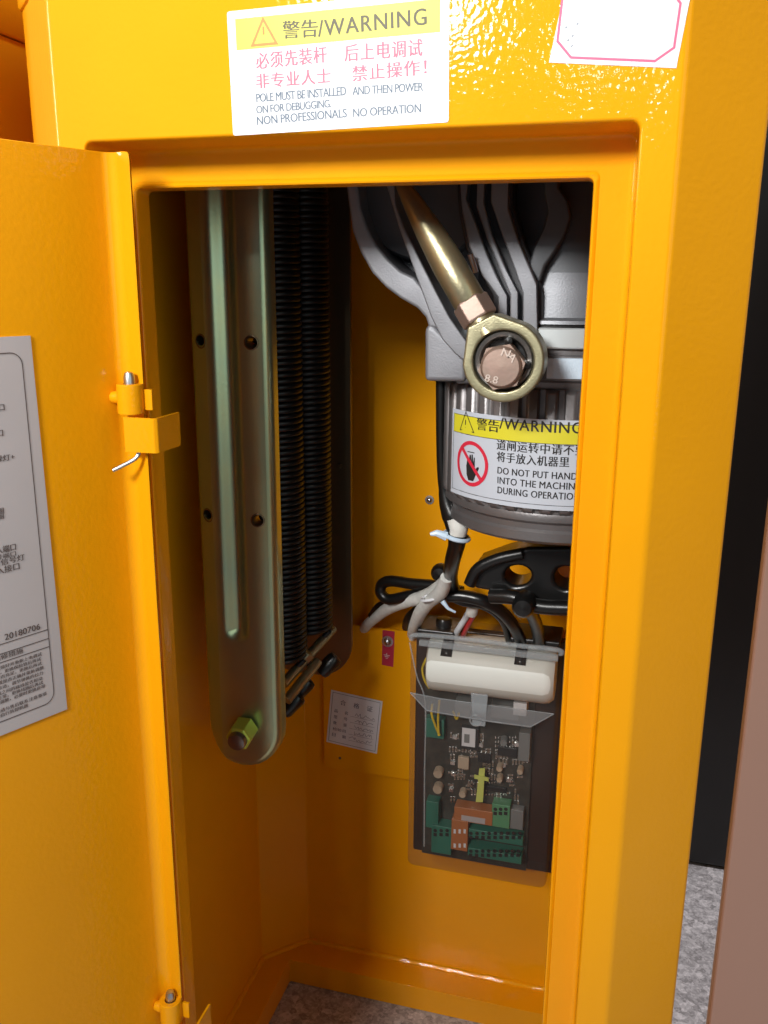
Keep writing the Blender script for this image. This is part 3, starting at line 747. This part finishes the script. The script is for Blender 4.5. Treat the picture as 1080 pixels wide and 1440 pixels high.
be = MB(); be.lathe([(irad * 1.0, -.002), (irad * .93, -.0035), (irad * .80, -.003), (irad * .72, -.001), (irad * .72, .004)], (eo[0], YE - .004, eo[1]), (0, 1, 0), 48, False, False)
be.build('bushing', DARKSTEEL, cr_)
wa = MB(); wa.lathe([(.0001, .004), (irad * .80, .004), (irad * .80, .010)], (eo[0], YE - .004, eo[1]), (0, 1, 0), 40, False, False); wa.build('washer', BLACKSTEEL, cr_)
bo = MB(); bc = P(704, 517, YE - .017); br_ = abs(P(734, 517, YE - .017).x - bc.x)
bo.lathe([(.0001, -.017 - .0006), (br_ * .86, -.0172), (br_ * .97, -.0160), (br_, -.0148), (br_, -.004)], (bc.x, YE, bc.z), (0, 1, 0), 40, False, False)
hxp = [(bc.x + br_ * 1.14 * math.cos(math.pi / 3 * i + .2), bc.z + br_ * 1.14 * math.sin(math.pi / 3 * i + .2)) for i in range(6)]
bo.plate(hxp, [], onY(YE), -.0145, -.004)
bolt = bo.build('bolt', COPPER, cr_, angle=40)
bs = plane_sheet((bc.x, YE - .0174, bc.z), (1, 0, 0), (0, 0, 1), (0, -1, 0))
bs.text('8.8', (-.0085, -.0075), (-.0015, -.0088), .0040, LTZ, lift=.0004)
for k_, ch in enumerate('NA'):
    a_ = 1.25 - .5 * k_; c0 = V((math.cos(a_), math.sin(a_))) * br_ * .55; tx_ = V((math.sin(a_), -math.cos(a_))) * .0022
    bs.text(ch, tuple(c0 - tx_), tuple(c0 + tx_), .0042, LTZ, lift=.0004)
for mb_, m_ in bs.parts.values(): mb_.build('grade_marks', m_, bolt, smooth=False, weld=False)
for pa in ((715, 480), (740, 512)):
    a = P(*pa, YE - .009); MB().lathe([(.0001, -.002), (.0022, -.0012), (.0024, .002)], a, (0, 1, 0), 12, False, False).build('grub_screw', BLACKSTEEL, cr_)
q = P(661, 357, .11 + GO); MB().tube([q, q + V((.003, .004, -.010))], .0016, 10).build('grease_nipple', STEEL, gm)

# ------------------------------------------------------------------ buffer bracket under the motor
YB_ = .165
bk = thing('motor_bracket', 'glossy black moulded bracket with round holes under the motor', 'bracket', P(760, 860, YB_))
ol = pxpoly([(658, 812), (672, 792), (705, 780), (742, 770), (860, 770), (860, 858), (792, 862), (752, 856), (720, 838), (690, 832), (668, 828)], YB_)
def pel(cx, cy_, a, b_, y): return pxpoly([(cx + a * math.cos(k * math.pi / 10), cy_ + b_ * math.sin(k * math.pi / 10)) for k in range(20)], y)
mb = MB(); mb.plate(ol, [pel(728, 810, 19, 14, YB_), pel(796, 813, 17, 16, YB_)], onY(YB_), 0, .03)
mb.build('body', RUBBER, bk, bevel=.003, seg=3)
pts = [P(690, 838, YB_ - .006), P(722, 840, YB_ - .010), P(755, 852, YB_ - .012), P(800, 855, YB_ - .012), P(850, 856, YB_ - .012)]
MB().tube(spline(pts, 6), .0055, 12).build('rolled_edge', RUBBER, bk)
pts = [P(660, 822, YB_ - .004), P(672, 800, YB_ - .004), P(700, 786, YB_ - .004), P(735, 778, YB_ - .004)]
MB().tube(spline(pts, 6), .0045, 12).build('arm', RUBBER, bk)
q = P(737, 850, YB_ - .018); MB().lathe([(.0001, -.010), (.006, -.009), (.008, -.006), (.0082, .008)], q, (0, 1, 0), 24, False, True).build('plug', RUBBER, bk)

# ------------------------------------------------------------------ mounting plate, screws, certificates
YP = .318
mp = thing('mounting_plate', 'flat orange mounting plate fixed on the back wall beside the control box', 'plate', P(515, 1000, YP))
pl = [P(486, 879, YP), P(700, 905, YP), P(690, 1128, YP), P(456, 1077, YP)]
x_l, x_r, z_t, z_b = P(456, 1077, YP).x, P(700, 900, YP).x, P(520, 882, YP).z, P(460, 1079, YP).z
mb = MB(); ol = fillet([(x_l, z_b), (x_r, z_b), (x_r, z_t), (x_l, z_t)], .003, 4)
mb.plate(ol, [], onY(YP), 0, .0022); mb.build('plate', ORANGE, mp, bevel=.0006)
MB().box((x_l + .01, YP + .002, z_b + .01), (x_r - .01, .331, z_t - .01)).build('spacer', ORANGE, mp)
q = P(478, 1066, YP); MB().lathe([(.0001, -.0006), (.0013, -.0005), (.0016, .0004)], (q.x, YP, q.z), (0, 1, 0), 12).build('stain_spot', INK_BR, mp)

YS = YP - .0002
es = thing('earth_label', 'small crimson strip label under a screw on the mounting plate', 'label', P(545, 912, YS))
cs = [P(538, 886, YS), P(555, 888, YS), P(553, 938, YS), P(537, 935, YS)]
MB().hexa(cs, [c + V((0, .0001, 0)) for c in cs]).build('paper', MAROON, es, smooth=False)
sh = plane_sheet(cs[3], (cs[2] - cs[3]), (0, 0, 1), (0, -1, 0))
ac = sh.inv(545, 921)
INKW = mat('white_ink', (.7, .6, .58), .5)
sh.strip([(ac[0], ac[1] + .0022), (ac[0], ac[1])], .0006, INKW)
for wq, dz in ((.006, 0), (.004, -.0016), (.002, -.0032)): sh.strip([(ac[0] - wq / 2, ac[1] + dz), (ac[0] + wq / 2, ac[1] + dz)], .0006, INKW)
sh.build(es)
def screw(pt, r, label, g='round-head screws inside the cabinet', m=STEEL):
    t = thing('screw', label, 'screw', pt, g)
    MB().lathe([(.0001, -r * .9), (r * .5, -r * .8), (r * .85, -r * .5), (r, -r * .1), (r, r * .2)], pt, (0, 1, 0), 20, False, True).build('head', m, t)
    MB().lathe([(r * 1.05, -.0004), (r * 1.5, -.0003), (r * 1.55, .0006)], pt, (0, 1, 0), 20, True, True).build('washer', m, t)
    return t
screw(P(545, 902, YS), .0038, 'bright round-head screw through the crimson strip label')
screw(P(604, 703, .3305), .0028, 'small round-head screw on the bare back wall left of the motor')

ce = thing('certificate_sticker', 'white inspection certificate sticker with handwriting on the mounting plate', 'label', P(500, 1015, YS))
a, b_ = P(459, 1043, YS), P(530, 1060, YS); u = (b_ - a).normalized(); v = V((-u.z, 0, u.x))
sh = plane_sheet(a, u, v, (0, -1, 0)); Wd = (b_ - a).length; Ht = sh.inv(466, 970)[1]
MB().hexa([sh.fn(p_, q_, .00012) for p_, q_ in ((0, 0), (Wd, 0), (Wd, Ht), (0, Ht))], [sh.fn(p_, q_, -.0001) for p_, q_ in ((0, 0), (Wd, 0), (Wd, Ht), (0, Ht))]).build('paper', PAPER, ce, smooth=False)
INK_G = mat('grey_ink', (.14, .15, .20), .5)
i_ = .0022; sh.strip([(i_, i_), (Wd - i_, i_), (Wd - i_, Ht - i_), (i_, Ht - i_)], .0005, INK_G, closed=True)
for k_, ch in enumerate('合格证'): sh.text(ch, (Wd * (.20 + .26 * k_), Ht * .76), (Wd * (.20 + .26 * k_) + .0058, Ht * .76), .0058, INK_G)
rowsz = ['品名', '型号', '数量', '检验员', '日期']
for k_, tx in enumerate(rowsz):
    zz = Ht * (.60 - .115 * k_)
    if len(tx) == 2:
        sh.text(tx[0], (Wd * .10, zz), (Wd * .10 + .0036, zz), .0036, INK_G); sh.text(tx[1], (Wd * .30, zz), (Wd * .30 + .0036, zz), .0036, INK_G)
    else: sh.text(tx, (Wd * .10, zz), (Wd * .30 + .0036, zz), .0034, INK_G)
    sh.strip([(Wd * .42, zz - .0004), (Wd * .90, zz - .0004)], .00028, INK_G)
    xk = Wd * (.44 if k_ == 4 else .52); pts = []
    for j in range(16):
        pts.append((xk + (Wd * .88 - xk) * j / 15 + random.uniform(-.0008, .0008), zz + .002 + random.uniform(-.0018, .0022)))
    sh.strip([(q_.x, q_.y) for q_ in spline([(*q_, 0) for q_ in pts], 3)], .00042, INK_G)
sh.build(ce)

# ------------------------------------------------------------------ control box
YC, YBK = .262, .316                       # front of the clear cover, back
def bx(px, py, y=YC): return P(px, py, y)
cb = thing('control_box', 'clear plastic covered control box with a circuit board on the back wall', 'control box', bx(680, 1240))
# base tray
xl_, xr_ = P(584, 1050, .31).x, P(792, 1050, .31).x; zt_ = P(680, 893, .30).z; zb_ = P(670, 1216, .30).z
MB().box((xl_, .306, zb_), (xr_, YBK - .001, zt_)).build('base_tray', DARKBROWN, cb, bevel=.002)
xR = P(776, 1100, YC).x; xL = P(574, 1100, YC).x; zT = P(680, 905, YC).z; zB = P(670, 1234, YC).z
g_ = MB()
for (pa, pb_) in (((588, 884), (640, 895)), ((718, 896), (788, 908))):
    A_, B_ = P(*pa, .275), P(*pb_, .275); g_ = MB(); g_.box((A_.x, .270, min(A_.z, B_.z)), (B_.x, .308, max(A_.z, B_.z) + .002)); g_.build('cable_gland', BLACKP, cb, bevel=.0015)
q = P(624, 878, .285); MB().lathe([(.0072, -.004), (.0072, .004), (.006, .0062), (.003, .0072)], q, (0, 0, 1), 20).build('plug', BLACKP, cb)
# cover shell: front, sides, top, bottom as one thin moulding
def cover_mesh():
    mb = MB(); fr = fillet([(xL, zB), (xR, zB), (xR, zT), (xL, zT)], .006, 5)
    def l(k, y): return [(( (x - (xL + xR) / 2) * k) + (xL + xR) / 2, y, ((z - (zB + zT) / 2) * k) + (zB + zT) / 2) for x, z in fr]
    mb.loops([l(1.02, YBK - .012), l(1.0, YC + .003), l(.992, YC + .0007), l(.975, YC)], cap1=True)
    return mb
cv = cover_mesh().build('cover', CLEAR, cb, angle=50)
# rim and moulded edges that catch the light
e_ = MB(); e_.tube(spline([P(578, 900, YC - .001), P(584, 893, YC - .001), P(640, 897, YC - .001), P(720, 907, YC - .001), P(784, 914, YC - .001), P(789, 921, YC - .001)], 6), .0022, 10)
e_.build('cover_rim', CLEAR_E, cb)
e_ = MB(); A_ = [P(576, 903, YC), P(586, 950, YC), P(598, 990, YC), P(597, 1090, YC), P(596.5, 1190, YC)]
e_.tube(spline(A_, 6), .0007, 8); e_.build('cover_edge', CLEAR_E, cb)
e_ = MB(); e_.box((P(590, 902, YC).x, YC - .003, P(690, 918, YC).z), (P(786, 912, YC).x, YC + .001, P(690, 910, YC).z)); e_.build('cover_rim', CLEAR_E, cb, bevel=.0005)
# folded clear flap
fl_f = [P(577, 974, YC - .004), P(616, 982, YC - .004), P(680, 991, YC - .004), P(779, 1004, YC - .004), P(746, 1022, YC - .016), P(680, 1013, YC - .016), P(600, 999, YC - .016)]
nrm = (fl_f[1] - fl_f[0]).cross(fl_f[5] - fl_f[0]).normalized() * .0014
fl = MB(); fl.hexa(fl_f, [q + nrm for q in fl_f]); fl.build('flap', CLEAR_F, cb, smooth=False)
e_ = MB(); e_.tube([*fl_f, fl_f[0]], .0005, 8); e_.build('flap_edge', CLEAR_E, cb)
tq = [P(662, 975, YC - .006), P(686, 978, YC - .006), P(682, 1022, YC - .014), P(664, 1020, YC - .014)]
MB().hexa(tq, [q + V((0, .002, 0)) for q in tq]).build('latch_tab', CLEAR_E, cb, bevel=.0004)
q = P(669, 1013, YC - .013); tor = [(q.x + .0050 * math.cos(k * math.pi / 12), q.y, q.z + .0050 * math.sin(k * math.pi / 12)) for k in range(25)]
MB().tube(tor, .0009, 8).build('latch_ring', CLEAR_E, cb)
# motor capacitor: white horizontal cylinder with two straps
yk = .287; cl_, cr2 = P(600, 936, yk - .018), P(779, 962, yk - .018); rc = (P(690, 907, yk - .018).z - P(690, 987, yk - .018).z) / 2
zc = (cl_.z + cr2.z) / 2
cap = MB(); cap.lathe([(rc * .86, 0), (rc * .97, .0015), (rc, .005), (rc, cr2.x - cl_.x - .009), (rc * .97, cr2.x - cl_.x - .004), (rc * .85, cr2.x - cl_.x)], (cl_.x, yk, zc), (1, 0, 0), 40)
co = cap.build('capacitor', WHITEP, cb)
for pa in (629, 733):
    q = P(pa, 910, yk - .018)
    arc = [(q.x + dx, yk + (rc + .0008) * math.cos(a_), zc + (rc + .0008) * math.sin(a_)) for a_ in [math.pi * (.50 + .32 * i / 8) for i in range(9)] for dx in (0,)]
    MB().loops([[V(c) + V((-.0048, 0, 0)) for c in arc], [V(c) + V((.0048, 0, 0)) for c in arc]], closed=False).build('strap', BLACKP, co, solid=.0012)
# circuit board
yb = .302
pl_, pr_ = P(595, 1100, yb), P(746, 1100, yb); pt_, pbm = P(670, 955, yb), P(668, 1212, yb)
bd = MB().box((pl_.x, yb, pbm.z), (pr_.x, yb + .002, pt_.z)).build('circuit_board', PCB, cb)
def comp(name, m, x0, y0, x1, y1, h, bev=.0006):
    a, b_ = P(x0, y0, yb - h), P(x1, y1, yb - h); zc2 = sorted((a.z, b_.z))
    o = MB().box((min(a.x, b_.x), yb - h, zc2[0]), (max(a.x, b_.x), yb - .0002, zc2[1])).build(name, m, bd, bevel=bev)
    return o
def screws(o_, x0, x1, y_, h, n_):
    k_ = MB()
    for i in range(n_):
        q = P(x0 + (x1 - x0) * (i + .5) / n_, y_, yb - h); k_.lathe([(.0019, -.0001), (.0019, .0003)], (q.x, yb - h, q.z), (0, 1, 0), 10)
        k_.box((q.x - .0017, yb - h - .00025, q.z - .0062), (q.x + .0017, yb - h + .0002, q.z - .0026))
    kind(k_.build('screw_well', CHIP, bd, smooth=False), 'stuff')
comp('terminal_block', GREEN, 598, 1010, 624, 1040, .010)
comp('terminal_block', GREEN, 599, 1126, 616, 1166, .012)
comp('terminal_block', GREEN, 607, 1160, 634, 1203, .014)
screws(bd, 658, 735, 1172, .012, 9); screws(bd, 658, 733, 1197, .016, 9); screws(bd, 608, 633, 1168, .014, 3); screws(bd, 693, 715, 1138, .013, 3)
t_ = comp('terminal_block', GREEN, 658, 1165, 735, 1190, .012); t_ = comp('terminal_block', GREEN, 658, 1192, 733, 1216, .016)
comp('terminal_block', LGREEN, 692, 1130, 716, 1166, .013)
comp('connector', GREYPART, 717, 1138, 735, 1168, .010)
comp('relay_module', RELAY, 639, 1134, 692, 1162, .014); comp('dip_switch', RELAY, 635, 1152, 657, 1198, .0155)
def flat(name, m, x0, y0, x1, y1, h, par=bd):
    a, b_ = P(x0, y0, yb - h), P(x1, y1, yb - h); zc2 = sorted((a.z, b_.z))
    return MB().box((a.x, yb - h - .0003, zc2[0]), (b_.x, yb - h + .0002, zc2[1])).build(name, m, par)
flat('label', PAPER_G, 649, 1146, 682, 1159, .0142)
for i in range(3):
    for j in range(2):
        flat('switch_lever', PAPER, 638 + 7 * i, 1166 + 20 * j, 641 + 7 * i, 1172 + 20 * j, .0158)
flat('label', PAPER, 650, 1023, 668, 1051, .006); comp('chip', CHIP, 648, 1022, 672, 1056, .0056, .0003)
flat('barcode', GREYPART, 653, 1032, 660, 1045, .0064)
lime = MB(); A_ = [P(674, 1081, yb - .012), P(682, 1081, yb - .012), P(679, 1128, yb - .012), P(669, 1128, yb - .012)]; lime.hexa(A_, [q + V((0, .0015, 0)) for q in A_])
A_ = [P(667, 1090, yb - .0135), P(687, 1094, yb - .0135), P(687, 1099, yb - .0135), P(667, 1095, yb - .0135)]; lime.hexa(A_, [q + V((0, .0012, 0)) for q in A_]); lime.build('jumper_strip', LIME, bd, smooth=False)
for (cxp, cyp, rp_) in ((615.5, 1089, 8), (615, 1111, 8), (702, 1082, 5), (702, 1097, 5), (738, 1048, 7), (731, 1086, 5), (650, 1118, 6), (708, 1045, 6)):
    q = P(cxp, cyp, yb - .009); rr_ = rp_ / 1720
    MB().lathe([(rr_, .0085), (rr_, .001), (rr_ * .9, 0), (.0001, .0004)], (q.x, yb - .009, q.z), (0, 1, 0), 20, False, False).build('capacitor', TAN if cyp > 1080 else GREYPART, bd)
comp('resistor_array', TAN, 644, 1064, 659, 1083, .004)
comp('chip', CHIP, 700, 1050, 726, 1066, .003, .0003); comp('chip', CHIP, 672, 1058, 690, 1074, .003, .0003); comp('chip', CHIP, 684, 1105, 712, 1116, .003, .0003)
comp('transformer', GREYPART, 640, 985, 662, 1012, .016); comp('transformer', GREYPART, 690, 990, 728, 1014, .016); comp('plug_socket', PAPER, 722, 988, 740, 1008, .018)
comp('heat_sink', GREYPART, 730, 1030, 744, 1072, .014)
sm = MB(); sm2 = MB()
def pad(px_, py_, s_, s2_, mb_, h=.0012):
    q = P(px_, py_, yb); mb_.box((q.x - s_, yb - h, q.z - s2_), (q.x + s_, yb + .0001, q.z + s2_))
for i in range(58):                                # rows of small parts, each with a solder spot at both ends
    px_, py_ = random.uniform(630, 742), random.uniform(1030, 1130); vert = random.random() < .5; n_ = random.choice((1, 1, 2, 3, 4))
    for k_ in range(n_):
        x_, y_ = (px_ + 4.4 * k_, py_) if vert else (px_, py_ + 4.4 * k_)
        if x_ > 743 or y_ > 1133: continue
        if vert: pad(x_, y_, .0008, .0013, sm2); pad(x_, y_ - 3, .0008, .0005, sm, .0009); pad(x_, y_ + 3, .0008, .0005, sm, .0009)
        else: pad(x_, y_, .0013, .0008, sm2); pad(x_ - 3, y_, .0005, .0008, sm, .0009); pad(x_ + 3, y_, .0005, .0008, sm, .0009)
for px_, py_ in ((637, 1072), (638, 1088), (635, 1110), (716, 1096), (731, 1083), (676, 1047), (727, 1046), (708, 1075), (640, 1036)): pad(px_, py_, .0022, .0018, sm, .002)
for cx2, cy2, nx, ny in ((713, 1049, 8, 4), (690, 1100, 9, 2), (700, 1117, 8, 2)):
    for i in range(nx):
        for j in range(ny):
            q = P(cx2 - nx * 2 + i * 4, cy2 - ny * 3 + j * 6, yb); sm.box((q.x - .0005, yb - .0008, q.z - .0007), (q.x + .0005, yb, q.z + .0007))
kind(sm.build('solder_point', SOLDER, bd, smooth=False), 'stuff'); kind(sm2.build('resistor', mat('brown_parts', (.22, .17, .13), .5), bd, smooth=False), 'stuff')
for pts_ in ([(618, 985), (616, 1010), (617, 1034)], [(608, 990), (607, 1004), (612, 1020), (618, 1034)], [(637, 1000), (642, 1011), (646, 1002)], [(600, 925), (594, 940), (597, 956), (604, 968)]):
    MB().tube(spline([P(*q_, yb - .016) for q_ in pts_], 6), .0011, 8).build('wire', YWIRE, bd)

# ------------------------------------------------------------------ cables
def cable(name, label, pts, r, m, cat='cable', group='cables inside the cabinet', n=12):
    path = spline([P(a, b_, y) for a, b_, y in pts], 8); rr_ = r
    if isinstance(r, (list, tuple)):
        rr_ = []; N_ = len(path)
        for i in range(N_):
            t = i / (N_ - 1) * (len(r) - 1); j = min(int(t), len(r) - 2); rr_.append(r[j] + (r[j + 1] - r[j]) * (t - j))
    o = MB().tube(path, rr_, n).build(name, m, None, angle=80); tag(o, label, cat, group); return o
cable('motor_cable', 'black motor lead sheath running down the left side of the motor barrel', [(620, 530, .14), (621, 640, .14), (627, 700, .14), (640, 735, .14), (643, 760, .145), (636, 790, .17), (634, 812, .21), (640, 838, .24)], [.0035, .0035, .004, .0075, .0072, .0060, .006, .0055, .005], RUBBER)
cable('tape_wrap', 'pale tape wrapped round the motor lead just above the cable tie', [(640, 728, .1355), (645, 742, .135), (644, 752, .135)], [.0062, .0066, .0060], SLEEVE, 'tape', None)
q = P(642, 754, .14)
zt_o = thing('cable_tie', 'pale blue nylon cable tie tightened round the black motor lead', 'cable tie', q)
MB().tube([(q.x + .0085 * math.cos(k * math.pi / 12), q.y + .0085 * math.sin(k * math.pi / 12), q.z - .002 * math.cos(k * math.pi / 12)) for k in range(25)], .0016, 8).build('band', TIE, zt_o)
MB().tube([q + V((-.006, -.006, .001)), q + V((-.013, -.008, .0035)), q + V((-.017, -.009, .0025))], [.0034, .0024, .0012], 8).build('tail', TIE, zt_o)
cable('sleeved_cable', 'grey-white sleeved cable bending to the left behind the mounting plate', [(636, 806, .205), (622, 822, .22), (600, 838, .245), (572, 846, .265), (545, 856, .285), (521, 874, .305), (512, 884, .322)], [.0050, .0056, .0062, .0054, .0058, .0052, .0050], SLEEVE)
cable('sleeved_cable', 'grey-white sleeved cable dropping steeply beside the control box', [(628, 812, .20), (620, 832, .215), (604, 846, .235), (592, 860, .255), (583, 880, .285), (580, 892, .31)], [.0050, .0060, .0055, .0060, .0054, .0050], SLEEVE)
cable('looped_cable', 'black cable bent back in a flat loop left of the sleeved cables', [(650, 832, .25), (615, 824, .255), (580, 821, .26), (550, 817, .265), (537, 822, .268), (536, 834, .268), (548, 843, .266), (575, 838, .262), (605, 834, .258), (660, 842, .25)], .0050, RUBBER)
cable('thin_cable', 'thin black cable passing under the left sleeved cable', [(523, 866, .30), (535, 852, .292), (560, 846, .285), (590, 850, .282), (575, 868, .29), (571, 882, .305)], .0040, RUBBER)
cable('power_cable', 'black cable arching from the cable loop down into the control box', [(630, 838, .225), (650, 838, .225), (680, 845, .225), (705, 860, .235), (722, 880, .25), (733, 902, .275)], .0053, RUBBER)
cable('power_cable', 'black cable dropping from the bracket plug into the control box top', [(737, 848, .17), (748, 864, .215), (755, 882, .245), (759, 905, .275)], .0053, RUBBER)
cable('wire', 'red wire entering the top of the control box', [(668, 858, .25), (664, 868, .257), (656, 882, .268), (650, 896, .285)], .0024, RED, 'wire')
cable('wire', 'white wire beside the red wire at the control box top', [(661, 858, .25), (654, 870, .258), (645, 884, .268), (638, 896, .285)], .0026, PAPER, 'wire')
cable('wire_sleeve', 'small white sleeve round the red and white wires', [(666, 850, .247), (663, 862, .252)], .0052, SLEEVE, 'sleeve', None)
cable('thin_cable', 'thin black cable curving from the grommet under the crossing sleeves', [(620, 812, .238), (628, 832, .232), (648, 846, .232), (676, 850, .238), (700, 858, .25)], .0034, RUBBER)
cable('thin_cable', 'thin black cable running beside the arching power cable into the box', [(640, 842, .24), (664, 848, .24), (690, 858, .245), (708, 876, .258), (716, 902, .28)], .0030, RUBBER)
q = P(612, 838, .226)
zt2 = thing('cable_tie', 'white cable tie round the two crossing sleeved cables', 'cable tie', q)
MB().tube([q + V((.0115 * math.cos(k * math.pi / 12), .009 * math.sin(k * math.pi / 12), .004 * math.cos(k * math.pi / 12))) for k in range(25)], .0013, 8).build('band', PAPER, zt2)
MB().tube([q + V((.008, -.008, -.001)), q + V((.013, -.010, -.006)), q + V((.019, -.009, -.009))], [.0022, .0013, .0010], 8).build('tail', TIE, zt2)
q = P(619, 806, .24); tag(MB().lathe([(.0001, -.006), (.0055, -.005), (.0078, -.001), (.0078, .004), (.0001, .005)], q, V((0, 1, 0)), 20, False, False).build('rubber_grommet', RUBBER), 'black rubber grommet behind the crossing sleeved cables', 'grommet')
